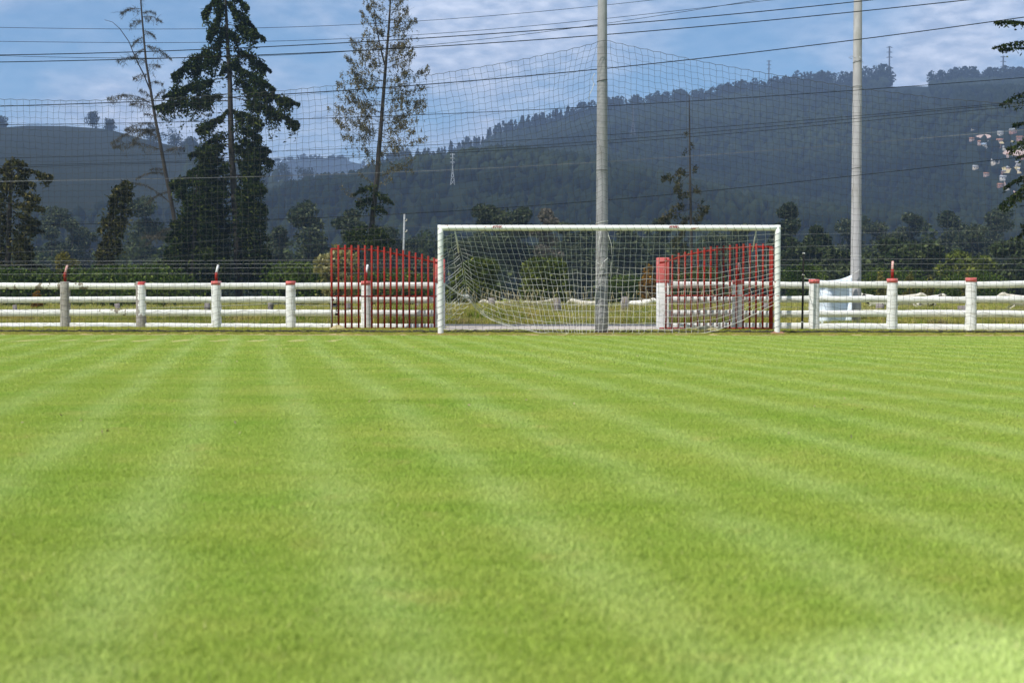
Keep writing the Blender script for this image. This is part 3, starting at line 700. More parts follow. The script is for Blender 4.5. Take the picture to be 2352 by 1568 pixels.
bl('dry tan-crowned tree above the left half of the crossbar', 1250, 478, 80, 225, 'tancrown', nblob=10, low=0.45)
bl('dark tree inside the goal frame beside the left post', 1075, 545, 100, 240, 'euc', low=0.2)
bl('small round-topped tree just over the crossbar left of the concrete pole', 1300, 502, 70, 250, 'euc', low=0.3)
bl('dark tree behind the concrete pole inside the goal frame', 1360, 525, 110, 245, 'euc', low=0.2, nblob=13)
bl('dark tree right of the concrete pole inside the goal frame', 1450, 522, 100, 250, 'euc', low=0.2, nblob=13)
bl('bluish tree over the crossbar left of the naked spire', 1520, 498, 80, 260, 'euc', low=0.25)
bl('dark tree behind the right red gate', 1650, 530, 110, 250, 'euc', low=0.15, nblob=13)
bl('tree over the crossbar near the right goalpost', 1705, 508, 80, 262, 'euc', low=0.2)
bl('umbrella-topped eucalyptus behind the right goalpost', 1805, 464, 85, 250, 'euc', nblob=12, low=0.45)
bl('rounded dark tree right of the right goalpost', 1870, 518, 90, 215, 'euc2', nblob=13, low=0.12)
bl('low dark tree at the right goalpost, below the umbrella-topped one', 1815, 545, 70, 210, 'euc2', low=0.1)
bl('bluish eucalyptus behind the pale concrete pole', 1955, 495, 100, 330, 'euc', nblob=12)
bl('wide eucalyptus right of the pale concrete pole', 2020, 505, 95, 320, 'euc', nblob=12)
bl('pointed eucalyptus above the post with the red stub on the right', 2095, 488, 90, 315, 'euc', nblob=13)
bl('pointed eucalyptus second from the right edge', 2185, 482, 85, 310, 'euc', nblob=13, slender=1.2)
bl('broad eucalyptus crown right of the pointed pair', 2245, 512, 100, 290, 'euc', nblob=12)
bl('tall hazy eucalyptus near the right edge', 2290, 470, 100, 330, 'euc', nblob=13)
bl('dark broad tree low behind the right fence', 2060, 545, 170, 190, 'euc2', nblob=15, low=0.08)
bl('dark rounded tree behind the fence post with the red stub', 2125, 552, 110, 188, 'euc2', nblob=13, low=0.08)
bl('mid-green rounded tree behind the right fence near the right edge', 2215, 574, 130, 170, 'bush', nblob=13, low=0.05)
bl('dark tree at the far right behind the fence', 2325, 545, 100, 185, 'euc2', nblob=13, low=0.08)
bl('dark low tree behind the white sheet', 1925, 572, 90, 195, 'euc2', nblob=13, low=0.06)
# the far wood that closes the pasture, one mass
g = Geo()
for k in range(190):
    x_ = rng.uniform(-80, 2430); Y_ = rng.uniform(275, 360); yt_ = 552 + 16 * math.sin(x_ * 0.011) + 12 * math.sin(x_ * 0.037) + rng.uniform(-18, 24); c = P(x_, yt_, Y_); h = max(3.0, c[2]); w_ = rng.uniform(3.0, 5.5)
    bl4 = [(np.array([c[0] + rng.normal() * w_ * 0.4, Y_ + rng.normal() * w_ * 0.4, h * f]), w_ * rng.uniform(0.35, 0.6), h * 0.16, 1) for f in (0.12, 0.3, 0.48, 0.66, 0.82)]
    g.leaves(crown_points(bl4, 52), 1.1, 0.8, droop=0.2)
tag(g.obj('woodland', M['euc2']), kind='stuff')
# shrubs
bush('hedge', 'long green hedge behind the left fence below the conifers', 300, 604, 330, 112, 'hedge', 'hedge', nblob=34, per=300, leaf=0.3)
bush('hedge', 'green hedge section running behind the left end of the left gate', 700, 598, 190, 112, 'hedge', 'hedge', nblob=20, per=300, leaf=0.3)
bush('hedge', 'dark green hedge section behind the right half of the left gate', 910, 612, 200, 114, 'hedge', 'hedge', nblob=20, per=300, leaf=0.3)
bush('hedge', 'dark hedge at the far left behind the fence', 40, 612, 220, 113, 'hedge', 'hedge', nblob=20, per=300, leaf=0.3)
bush('shrub', 'yellowish shrub with big pale hanging leaves behind the left gate', 768, 558, 108, 88, 'pale', 'shrub', per=110, leaf=0.34, nblob=10)
bush('shrub', 'yellow-green rounded shrub above the hedge at the left', 145, 570, 80, 116, 'yellowbush', 'shrub')
bush('bush', 'dark green rounded bush inside the goal beside the left post', 1088, 588, 122, 108, 'bush', per=900, leaf=0.26, nblob=14)
bush('bush', 'large rounded olive bush in the pasture left of the concrete pole', 1255, 588, 142, 106, 'bush', per=1100, leaf=0.26, nblob=16)
bush('bush', 'rust-orange bush left of the right gatepost', 1490, 602, 60, 120, 'orange', per=180, leaf=0.28)
bush('bush', 'dark bush behind the right gate', 1600, 610, 150, 130, 'hedge', nblob=14)
bush('bush', 'dark bush behind the fence between goal and black post', 1850, 598, 110, 140, 'hedge', nblob=12)
bush('bush', 'dark hedge-like bush low behind the right fence', 2040, 612, 190, 140, 'hedge', nblob=18)
bush('bush', 'dark bush low behind the last fence posts at the right', 2240, 618, 220, 138, 'hedge', nblob=18)
for i, (x_, lab) in enumerate([(2022,'small yellowish pointed shrub left of the red stub on the right fence'),(2092,'small yellowish shrub just right of the red stub on the right fence'),(2135,'small yellowish pointed shrub midway along the last fence bay'),(2222,'small yellowish shrub behind the post nearest the right edge')]):
    bush('shrub', lab, x_, 618 + 4 * (i % 3), 34, 128, 'yellowbush', 'shrub', per=120, leaf=0.22, nblob=5)
bush('bush', 'low dark scrub band right of the concrete pole', 1430, 628, 150, 135, 'hedge', nblob=14)
bush('bush', 'low orange-flowered bush behind the left fence near the bare post', 85, 664, 34, 80, 'orange', per=120, leaf=0.16, nblob=5)
# single trees standing on the left hill
def hilltree(label, x, ybase, ytop, wpx, Y):
    b = P(x, ybase, Y); top = P(x, ytop, Y); h = top[2] - b[2]; w = wpx / FPX * Y
    t = thing('hill_tree', label, 'tree', b - np.array([0, 0, 1.5]), 'trees on the left hill'); g = Geo()
    g.tube([b - [0, 0, 2], b + [0, 0, h * 0.5]], [0.5, 0.3], 6); g.obj('trunk', M['bark'], t, t.location)
    blobs = []
    for k in range(14):
        a = rng.uniform(0, 6.28); e = rng.uniform(0.1, 0.68) * w / 2; f = rng.uniform(0.12, 0.82)
        blobs.append((b + np.array([e * math.cos(a), e * math.sin(a), f * h]), w * 0.21, h * 0.19, 1))
    gl = Geo(); gl.leaves(crown_points(blobs, 60), 1.8, 1.2); gl.obj('crown', M['forest'], t, t.location)
hilltree('round-crowned tree standing on the skyline of the left hill', 212, 297, 252, 46, 1440)
hilltree('smaller tree right of the round-crowned one on the left hill', 254, 300, 268, 36, 1440)
hilltree('tree on the skyline of the left hill at the left edge', 5, 296, 262, 40, 1445)
hilltree('large bushy tree on the left hill behind the dead conifer', 352, 335, 276, 62, 1400)
hilltree('bushy tree on the left hill just right of the dead conifer', 398, 345, 290, 58, 1400)
hilltree('low spreading tree on the left hill near the tallest conifer', 432, 352, 312, 44, 1400)
hilltree('rounded wood-edge tree right of the tallest conifer on the hill shoulder', 655, 425, 370, 60, 1380)
hilltree('flat-topped tree on the hill shoulder below the pale far hill', 705, 440, 376, 50, 1380)
hilltree('low tree at the dip between the left and right hills', 755, 465, 416, 50, 1380)

# ---------------------------------------------------------------- poles
def concrete_pole(label, x, y_base, Y, z0, r_bot, r_top, H, ropes, mat='concrete'):
    b = P(x, y_base, Y); b[2] = z0
    t = thing('concrete_pole', label, 'pole', b)
    g = Geo(); zz = np.linspace(-0.3, H, 14)
    g.tube([[b[0], Y, b[2] + z] for z in zz], np.interp(zz, [0, H], [r_bot, r_top]), 24)
    g.obj('shaft', M[mat], t, t.location, smooth=True)
    for (z, tilt, mt) in ropes:
        r = np.interp(z, [0, H], [r_bot, r_top]) + 0.004; g = Geo()
        a = np.linspace(0, 2 * math.pi, 25)
        g.tube(np.stack([b[0] + r * np.cos(a), Y + r * np.sin(a), b[2] + z + tilt * np.cos(a)], -1), 0.007, 5, cap=False)
        g.obj('rope', M[mt], t, t.location)
    return t, b
YP1 = 31.75
pole1, pb1 = concrete_pole('thick weathered concrete pole standing just behind the middle of the goal', 1382, 766, YP1, 0.0, 0.146, 0.093, 9.2,
              [(2.47, 0.03, 'netwhite'), (1.30, 0.015, 'skein'), (0.62, 0.0, 'netwhite'), (0.95, -0.05, 'skein'), (3.62, 0.0, 'skein'), (5.6, 0.02, 'skein')])
g = Geo()
rp_ = [P(x, y, YP1 - 0.17) for x, y in [(1380,530),(1374,560),(1369,610),(1370,650),(1375,668)]]; g.tube(rp_, 0.006, 5)
rp_ = [P(x, y, YP1 - 0.17) for x, y in [(1396,534),(1404,560),(1406,590),(1402,618),(1401,636)]]; g.tube(rp_, 0.005, 5)
rp_ = [P(x, y, YP1 - 0.19) for x, y in [(1396,592),(1383,604),(1376,630),(1371,652)]]; g.tube(rp_, 0.007, 5)
rp_ = [P(x, y, YP1 - 0.19) for x, y in [(1369,601),(1378,606),(1384,603)]]; g.tube(rp_, 0.006, 5)
rp_ = [P(x, y, YP1 - 0.12) for x, y in [(1366,168),(1360,180),(1366,195)]]; g.tube(rp_, 0.006, 4)
rp_ = [P(x, y, YP1 - 0.12) for x, y in [(1365,190),(1360,205),(1354,217),(1352,228)]]; g.tube(rp_, 0.006, 4)
g.obj('rope', M['netwhite'], pole1, pole1.location)
YP2 = 43.2
pole2, pb2 = concrete_pole('pale concrete pole standing behind the white fence right of the goal', 1965, 742, YP2, 0.0, 0.168, 0.115, 11.5,
              [(7.9, 0.04, 'skein'), (7.15, 0.0, 'skein'), (4.7, 0.02, 'skein'), (2.05, 0.0, 'netwhite')], 'paleconcrete')
g = Geo()
for s_ in ([(1957,135),(1950,132),(1957,128),(1966,134)], [(1974,130),(1980,135),(1976,140),(1984,143)]):
    g.tube([P(x, y, YP2 - 0.14) for x, y in s_], 0.008, 4)
g.obj('rope', M['thinwire'], pole2, pole2.location)

def soil(label, x, Y, w, h, mat='soil', name='soil_mound', cat='soil', dep=0.5, base_z=-0.03):
    c = P(x, 700, Y); g = Geo(); n_ = 22; m_ = 9; V = []
    for i in range(m_):
        f = i / (m_ - 1)
        for k in range(n_):
            a = 2 * math.pi * k / n_; q = f * (1 + 0.12 * math.sin(3 * a + x) + rng.uniform(-0.06, 0.06))
            V.append((c[0] + q * w * math.cos(a), Y + q * w * dep * math.sin(a), base_z + (h - base_z) * (math.cos(math.pi * min(1, f)) * 0.5 + 0.5) * (1 + rng.uniform(-0.12, 0.12))))
    Q = [[i*n_+k, i*n_+(k+1) % n_, (i+1)*n_+(k+1) % n_, (i+1)*n_+k] for i in range(m_-1) for k in range(n_)]
    base = np.array([c[0], Y, 0.0])
    o = mesh_obj(name, V, np.array(Q), M[mat], None, base, smooth=True)
    return tag(o, label, cat)
soil('low mound of reddish soil round the foot of the left goalpost', 1012, 31.0, 0.20, 0.035, base_z=0.0)
soil('low mound of reddish soil round the foot of the right goalpost', 1786, 31.0, 0.26, 0.07, base_z=0.0)
soil('reddish soil round the foot of the concrete pole in the goal', 1385, YP1 - 0.05, 0.34, 0.04, base_z=0.0)
soil('heap of dry grass clippings under the free end of the left gate', 776, 35.15, 0.36, 0.11, 'hay', 'clippings_heap', 'heap', 0.45)
soil('heap of dry grass clippings against the foot of the right gate', 1621, 34.2, 0.55, 0.11, 'hay', 'clippings_heap', 'heap', 0.45)

# ---------------------------------------------------------------- goal
YG = 31.0
xl, xr = P(1012, 700, YG)[0], P(1785.5, 700, YG)[0]; zc = P(1400, 522.5, YG)[2]
goal = thing('football_goal', 'white tubular football goal with chipped crossbar on the far edge of the pitch', 'goal', ((xl + xr) / 2, YG, 0))
rr = 0.062
for x_, nm in ((xl, 'post'), (xr, 'post')):
    g = Geo(); g.tube([[x_, YG, z] for z in np.linspace(-0.2, zc + rr * 0.98, 12)], rr, 18); g.obj(nm, M['goal'], goal, goal.location, smooth=True)
g = Geo(); g.tube([[x, YG + 0.001, zc] for x in np.linspace(xl - rr * 0.9, xr + rr * 0.9, 30)], rr * 0.985, 18); g.obj('crossbar', M['goal'], goal, goal.location, smooth=True)
bar = Geo(); bar.tube([P(1045, 531, YG), P(1054, 579, YG + 0.55)], 0.014, 6); bar.obj('net_support', M['netwhite'], goal, goal.location)
bar = Geo(); bar.tube([P(1737, 529, YG), P(1728, 577, YG + 0.55)], 0.014, 6); bar.obj('net_support', M['netwhite'], goal, goal.location)
# chips of rust standing on the top of the crossbar (thin flakes of the old red coat)
for xa, xb, ya in ((1132,1154,517.5),(1536,1558,519.5)):
    g = Geo(); a = np.linspace(math.radians(25), math.radians(105), 7)
    x0, x1 = P(xa, 700, YG)[0], P(xb, 700, YG)[0]; n_ = 16; V = []
    for i, xx in enumerate(np.linspace(x0, x1, n_)):
        wid = 0.5 + 0.5 * math.sin(i * 1.9) * rng.uniform(0.4, 1)
        for k in range(7):
            an = math.radians(130) + (a[k] - a[0]) * (0.35 + 0.65 * wid)
            V.append((xx + rng.uniform(-0.01, 0.01), YG + math.cos(an) * rr * 1.004, zc + math.sin(an) * rr * 1.004))
    Q = [[i*7+k, i*7+k+1, (i+1)*7+k+1, (i+1)*7+k] for i in range(n_-1) for k in range(6) if (i * 3 + k * 5) % 7 > 1]
    mesh_obj('rust_patch', V, np.array(Q), M['gate'], goal, goal.location, smooth=True)
# lacing round the frame
g = Geo(); th = np.linspace(0, 2 * math.pi * 46, 46 * 14); f = th / th[-1]
g.tube(np.stack([xl + 0.1 + (xr - xl - 0.2) * f, YG + np.cos(th) * (rr + 0.003), zc + np.sin(th) * (rr + 0.003)], -1), 0.0035, 3, cap=False)
for x_ in (xl, xr):
    th = np.linspace(0, 2 * math.pi * 15, 15 * 14); f = th / th[-1]
    g.tube(np.stack([x_ + np.cos(th) * (rr + 0.003), YG + np.sin(th) * (rr + 0.003), 0.06 + (zc - 0.15) * f], -1), 0.0035, 3, cap=False)
g.obj('lacing', M['netdark'], goal, goal.location)
# back net
def interp2(tab, u): 
    t = np.array(tab, float); return np.stack([np.interp(u, t[:, 0], t[:, k]) for k in range(1, t.shape[1])], -1)
TOP = [(0,1046,534,YG+0.05),(0.08,1100,530,YG+0.03),(0.3,1255,528,YG+0.03),(0.7,1530,528,YG+0.03),(0.93,1700,528,YG+0.03),(1,1779,524,YG+0.0)]
BOT = [(0,1073,684,YG+0.75),(0.03,1105,722,YG+0.7),(0.09,1168,748,YG+0.55),(0.17,1232,762,YG+0.4),(0.3,1300,769,YG+0.25),(0.42,1340,771,YG+0.15),(0.52,1388,771,YG+0.12),(0.66,1495,770,YG+0.15),
       (0.76,1580,768,YG+0.2),(0.84,1640,760,YG+0.35),(0.92,1705,735,YG+0.35),(0.97,1755,710,YG+0.2),(1,1778,699,YG+0.0)]
nu, nv = 54, 18
u = np.linspace(0, 1, nu); tp_, bt_ = interp2(TOP, u), interp2(BOT, u)
NP = np.zeros((nv, nu, 3))
lf = np.array([P(1054, 578, YG + 0.55)])
for j in range(nv):
    v = j / (nv - 1)
    # strand height: even cells near the top, slack piled up at the foot
    for i in range(nu):
        ui = u[i]; x = tp_[i, 0] * (1 - v) + bt_[i, 0] * v; y = tp_[i, 1] * (1 - v) + bt_[i, 1] * v; Yd = tp_[i, 2] * (1 - v) + bt_[i, 2] * v
        Yd += 0.28 * math.sin(math.pi * v) * (0.4 + 0.6 * math.sin(math.pi * ui))
        # pulled to the two back corners
        pl = math.exp(-ui * 14); x += pl * (1052 - x) * 0.0 + math.exp(-ui * 9) * 14 * math.sin(math.pi * v) * 0.4
        pr = math.exp(-(1 - ui) * 10); y += pr * 10 * math.sin(math.pi * v)
        y += 1.6 * math.sin(i * 0.9 + j * 0.7) * math.sin(math.pi * v) + rng.normal() * 0.6; x += rng.normal() * 0.7
        q = P(x, y, Yd); q[2] = max(q[2], 0.008); NP[j, i] = q
def net_edges(NP, drop=0.0):
    A = np.concatenate([NP[:, :-1].reshape(-1, 3), NP[:-1].reshape(-1, 3)]); B = np.concatenate([NP[:, 1:].reshape(-1, 3), NP[1:].reshape(-1, 3)])
    return A, B
gn = Geo(); A, B = net_edges(NP); gn.segs(A, B, 0.0031, 4)
gn.tube(NP[-1], 0.005, 4)
# left side panel between the post and the back corner
LN = np.zeros((19, 4, 3))
for j in range(19):
    f = j / 18
    a = np.array([1017, 538 + f * 205, YG + 0.0]); b = np.array([np.interp(f, [0,0.3,1], [1046,1054,1073]), 535 + f * 150, YG + 0.05 + 0.7 * min(1, f * 2)])
    for k in range(4):
        q = a * (1 - k / 3) + b * (k / 3); q[1] += (5 if k in (1,) else 2) * math.sin(j * 2.1 + k) + (3 if k == 2 else 0); q[0] += rng.normal() * 1.0
        LN[j, k] = P(*q)
A, B = net_edges(LN); gn.segs(A, B, 0.0031, 4)
# slack loops below the corner, bunch of cords and the tie to the fence post
for j in range(5):
    y0 = 690 + j * 12; x1 = 1084 - j * 9; k = np.linspace(0, 1, 12)
    gn.tube([P(1020 + (x1 - 1020) * q, y0 + 5 * abs(math.sin(q * 9.4)) + 4 * math.sin(q * 3.1) + rng.normal() * 0.5, YG + 0.3 * q) for q in k], 0.004, 4)
    gn.tube([P(1028 + j * 8, 688 + j * 2, YG + 0.15), P(1030 + j * 9, 735 - j * 9, YG + 0.2)], 0.005, 3)
for s_ in range(3):
    gn.tube([P(1022, 650 + s_ * 1.5, YG + 0.05), P(1040, 663 + s_ * 2, YG + 0.4), P(1056, 675 + s_, YG + 0.6), P(1073, 684, YG + 0.75)], 0.006, 4)
for s_ in range(26):
    a = P(1062 + rng.uniform(-4, 12), 679 + rng.uniform(-5, 6), YG + 0.7); b = P(1078 + rng.uniform(-8, 8), 686 + rng.uniform(-4, 4), YG + 0.7)
    gn.tube([a, (a + b) / 2 + rng.normal(size=3) * 0.02, b], 0.006, 3)
for s_ in range(4):   # bunched cords running down from the corner
    o1, o2 = rng.uniform(-3, 4), rng.uniform(-4, 5)
    gn.tube([P(x + o1 * (1 - k_) + o2 * k_, y - 3 + rng.uniform(-2, 4), YG + 0.68) for x, y, k_ in [(1075,686,0),(1100,712,0.3),(1130,734,0.6),(1170,750,0.9),(1230,761,1),(1300,767,1)]], 0.003, 3)
gn.obj('net', M['netwhite'], goal, goal.location)

# ---------------------------------------------------------------- tall ball-stop net behind the goal
TOPN = [(-160,232),(-60,228),(0,228),(160,232),(360,228),(520,218),(640,210),(760,198),(900,183),(1000,171),(1100,155),(1200,137),(1300,116),(1366,99),(1384,92),(1398,95),(1500,118),(1600,140),(1700,159),(1810,178),(1965,203),(2150,226),(2420,248),(2550,255)]
tx = np.array([q[0] for q in TOPN], float); ty = np.array([q[1] for q in TOPN], float)
def ynet(X): return 31.5 - 0.035 * (X - 2.0)
X0, X1, cell = -14.2, 13.2, 0.135
ncol = int((X1 - X0) / cell); cols = np.linspace(X0, X1, ncol)
nrow = 49; SN = np.zeros((nrow, ncol, 3))
for i, Xc in enumerate(cols):
    Yn = ynet(Xc); pxl = 1176 + FPX * Xc / Yn; yt = np.interp(pxl, tx, ty); zt = P(pxl, yt, Yn)[2]
    if i % 2 == 0: zt += 0.02
    dpole = Xc - 2.0
    for j in range(nrow):
        z = zt - cell * j * (1.0 if dpole < 0 else 1.03) + 0.02 * math.sin(Xc * 1.7 + j * 0.35) * min(1, j / 5)
        lean = 0.0
        if dpole < 0: lean = 0.34 * math.exp(-((dpole + 2.6) / 2.6) ** 2) * (1 - math.exp(-j * 0.07)) - 0.25 * math.exp(-((dpole + 0.2) / 0.9) ** 2) * math.sin(min(1, j / 18) * math.pi)
        else: lean = 0.22 * math.exp(-dpole / 3.0) * (1 - math.exp(-j * 0.06))
        xw = Xc + lean + 0.012 * math.sin(j * 0.8 + i * 0.5) + rng.normal() * 0.006; yw = Yn
        if z < 0.10:
            z = 0.025 + 0.055 * abs(math.sin(i * 1.3 + j * 2.1)) * rng.random() + 0.02 * rng.random(); yw += rng.uniform(-0.10, 0.10)
        elif z < 0.5: yw += 0.05 * math.sin(i * 0.5); z += 0.02 * rng.normal()
        SN[j, i] = (xw, yw, z)
stop = thing('ball_stop_net', 'tall wide netting of thin twine strung behind the goal from the concrete pole', 'net', (2.0, 31.5, 0))
g = Geo(); A, B = net_edges(SN); keep = (A[:, 2] > 0.12) | (rng.random(len(A)) < 0.5)
g.segs(A[keep], B[keep], 0.0032, 3); g.obj('mesh', M['netdark'], stop, stop.location)
g = Geo(); tops = SN[0].copy(); g.tube(tops[::1], 0.005, 4); g.obj('head_rope', M['netdark'], stop, stop.location)
g = Geo()
for s_ in range(3):
    xx = np.arange(X0, X1, 0.07)
    g.tube(np.stack([xx, ynet(xx) + rng.normal(size=len(xx)) * 0.035, 0.03 + np.abs(rng.normal(size=len(xx))) * 0.02], -1), 0.007, 4, cap=False)
g.obj('foot_skein', M['skein'], stop, stop.location)

# ---------------------------------------------------------------- white fence
POSTS = [(-200,38.6),(-22,38.0),(150,37.5),(324,37.25),(497,37.0),(668,36.75),(841,36.5),(1011,36.25)]
POSTS_R = [(1522,35.35),(1694,35.1),(1870,34.8),(2049,34.45),(2230,34.05),(2412,33.7),(2600,33.3)]
STUBS = {150, 497, 841, 1694, 2049}
def fence(label, posts, gate_x):
    cx = np.mean([P(x, 700, Y)[0] for x, Y in posts]); cy = np.mean([Y for _, Y in posts])
    t = thing('white_fence', label, 'fence', (cx, cy, 0)); base = t.location
    pos = []
    for (x, Y) in posts:
        c = P(x, 700, Y); top = P(x, 646 if x < 1500 else 642 - (x - 1870) * 0.010, Y)[2]; pos.append((c[0], Y, top))
        if x in (1011, 1522):
            w = 0.118 if x == 1011 else 0.145; zt = P(x, 594.5 if x == 1011 else 591, Y)[2]; zm = P(x, 649, Y)[2]
            g = Geo(); g.box((c[0] - w, Y - w, -0.25), (c[0] + w, Y + w, zm)); o = g.obj('gate_post', M['white'], t, base)
            bev(o, 0.012)
            g = Geo(); g.box((c[0] - w - 0.004, Y - w - 0.004, zm + 0.001), (c[0] + w + 0.004, Y + w + 0.004, zt)); q = g.obj('red_top', M['redcap'], o, None); fix(q, base); bev(q, 0.012)
            q['label'] = 'red painted top of the gatepost'
            continue
        mt = {150: 'rawpost', 324: 'peel'}.get(x, 'white')
        g = Geo(); zz = np.linspace(-0.3, top, 9); g.tube([[c[0], Y, z] for z in zz], 0.128 + 0.006 * np.linspace(1, 0, 9), 20)
        if x == 324:   # own origin at the post's foot so that the peeling follows the post
            o = mesh_obj('post', np.vstack(g.V) - np.array([c[0], Y, 0]), [np.vstack(g.T), np.vstack(g.Q)], M['peel'], t, None, True)
            o.location = Vector((c[0], Y, 0)) - Vector(base); off = o
            o['label'] = 'post with half its white paint peeled off'
        else:
            o = g.obj('post', M[mt], t, base, smooth=True)
            if x == 150: o['label'] = 'bare grey concrete post without paint'
        bev(o, 0.012)
        pb = Vector(base) if x != 324 else Vector((c[0], Y, 0))
        if x not in (150, 324):
            g = Geo(); r_ = 0.134; g.tube([[c[0], Y, top - 0.085], [c[0], Y, top + 0.006], [c[0], Y, top + 0.014]], [r_, r_, r_ * 0.93], 20); q = g.obj('cap', M['redcap'], o, None); fix(q, pb)
        if x in STUBS:
            k = 0.6 if x > 1500 else 1
            g = Geo(); g.box((c[0] - 0.03, Y - 0.03, top), (c[0] + 0.03, Y + 0.03, top + 0.24)); q = g.obj('stub', M['gate'], o, None); fix(q, pb)
            g = Geo(); g.tube([[c[0], Y, top + 0.22], [c[0] + 0.035, Y + 0.09, top + 0.43]], 0.031, 4); q = g.obj('stub_tip', M['white'] if x in (497, 841) else M['redtip'], o, None); fix(q, pb)
    rails = [(1.175, 1.010), (0.815, 0.655), (0.475, 0.310), (0.125, -0.06)]
    for i in range(len(pos) - 1):
        (xa, Ya, _), (xb, Yb, _) = pos[i], pos[i + 1] if True else None
        for k, (zt, zb) in enumerate(rails):
            if posts[i][0] > 1500: zt += 0.01; zb += 0.01
            if posts[i][0] > 1500 and k == 3: zt += 0.03
            n_ = 14; f = np.linspace(0.0, 1.0, n_)
            dt = rng.uniform(-0.012, 0.012, 2); wob = 0.004 * np.sin(f * 5 + i + k) + 0.0015 * rng.normal(size=n_)
            prof = np.array([(-0.045, 0), (-0.045, 0.93), (-0.036, 0.99), (0.03, 1.0), (0.045, 0.92), (0.045, 0)])
            V = []
            for a_ in range(n_):
                xx = xa + (xb - xa) * f[a_]; yy = Ya + (Yb - Ya) * f[a_]
                zt_ = zt + dt[0] * (1 - f[a_]) + dt[1] * f[a_] + wob[a_]; zb_ = zb + dt[0] * (1 - f[a_]) + dt[1] * f[a_] + wob[a_] * 0.6
                for (py_, pz_) in prof: V.append((xx, yy + py_, zb_ + (zt_ - zb_) * pz_))
            m_ = len(prof)
            Q = [[a_*m_+b_, (a_+1)*m_+b_, (a_+1)*m_+(b_+1) % m_, a_*m_+(b_+1) % m_] for a_ in range(n_-1) for b_ in range(m_)]
            peel = (posts[i][0] == 150 and k in (0, 2)) or (posts[i][0] == -22 and k == 0)
            o = mesh_obj('rail', V, np.array(Q), M['peelrail'] if peel else M['white'], t, base)
            if posts[i][0] == 150 and k == 2: o['label'] = 'rail with broken paint baring grey concrete'
    # strands carried by the stubs
    for zz in ((1.42, 1.56, 1.66, 1.75) if gate_x < 1300 else (1.44, 1.60, 1.72)):
        pts = []
        for (x_, Y_, _) in pos: pts.append((x_, Y_ - 0.05, zz + rng.uniform(-0.01, 0.01)))
        pp = np.array(pts); f = np.linspace(0, 1, 40); d = np.linspace(0, 1, len(pp))
        cv = np.stack([np.interp(f, d, pp[:, k]) for k in range(3)], -1)
        g = Geo(); g.tube(cv, 0.0020, 4); g.obj('wire', M['thinwire'], t, base)
    return t
def bev(o, w):
    md = o.modifiers.new('bevel', 'BEVEL'); md.width = w; md.segments = 2; md.limit_method = 'ANGLE'
def fix(o, base):
    """shift a world-space mesh into its parent's space"""
    me = o.data; co = np.zeros(len(me.vertices) * 3, np.float32); me.vertices.foreach_get('co', co)
    co = co.reshape(-1, 3) - np.array(base, np.float32); me.vertices.foreach_set('co', co.ravel()); me.update()
M['redtip'] = surf('faded_red_paint', (0.55,0.22,0.18), (0.66,0.46,0.40), 14, 0.8)
fence('long white concrete rail fence left of the gateway, one post bare grey', POSTS, 1011)
fence('white concrete rail fence right of the gateway with red-capped posts', POSTS_R, 1522)

# ---------------------------------------------------------------- red gates
def gate(label, Y0, Y1, x0, x1, bars, toprail, mid_y, bot_y, bot_from, ybar, thin):
    """bars: (x, top y, bottom y); Y runs from Y0 at x0 to Y1 at x1"""
    Yf = lambda x: Y0 + (Y1 - Y0) * (x - x0) / (x1 - x0)
    c = P((x0 + x1) / 2, 700, (Y0 + Y1) / 2); t = thing('red_gate', label, 'gate', (c[0], c[1], 0)); base = t.location
    for (x, yt, yb, frame) in bars:
        a, b = P(x, yt, Yf(x)), P(x, yb, Yf(x)); g = Geo(); w = 0.0235 if not frame else 0.026
        g.box((a[0] - w, a[1] - 0.010, b[2]), (a[0] + w, a[1] + 0.010, a[2])); o = g.obj('frame_bar' if frame else 'bar', M['gate'], t, base)
    pr = [P(x, y, Yf(x) + 0.028) for x, y in toprail]
    g = Geo(); g.tube(pr, 0.024, 8); g.obj('top_rail', M['gate'], t, base, smooth=True)
    xa = min(b_[0] for b_ in bars); xb = max(b_[0] for b_ in bars)
    g = Geo(); g.tube([P(x, mid_y, Yf(x) + 0.028) for x in np.linspace(min(x0, xa), max(x1, xb), 5)], 0.021, 6); g.obj('middle_rail', M['gate'], t, base)
    for (f0, f1) in bot_from:
        g = Geo(); g.tube([P(x, bot_y, Yf(x) + 0.028) for x in np.linspace(f0, f1, 4)], 0.024, 6); g.obj('bottom_rail', M['gate'], t, base)
    return t, Yf
zx = lambda z: (1000 + z / 2.138) / 1.7415
zy = lambda z: 402 + z * 0.26855
bl_ = [(697,628,1295,True),(755,595,1290,False),(813,595,1300,False),(868,597,1318,False),(927,595,1318,False),(983,597,1318,False),(1040,600,1318,False),(1094,605,1318,False),(1148,612,1318,False),(1202,620,1320,False),
       (1255,628,1320,False),(1310,638,1320,False),(1362,648,1322,False),(1416,660,1322,False),(1470,672,1322,False),(1524,687,1322,False),(1575,703,1322,False)]
g1, Yf1 = gate('red barred gate with sloping top, swung open against the fence left of the goal', 35.15, 35.95, 760, 1003, [(zx(a), zy(b), zy(c) + (4 if i < 3 else 0), fr) for i, (a, b, c, fr) in enumerate(bl_)],
     [(zx(a), zy(b)) for a, b in [(692,630),(760,630),(850,629),(930,631),(1040,639),(1120,649),(1200,663),(1310,684),(1420,706),(1520,729),(1606,750)]], zy(1034), zy(1310), [(zx(800), zx(1606))], None, False)
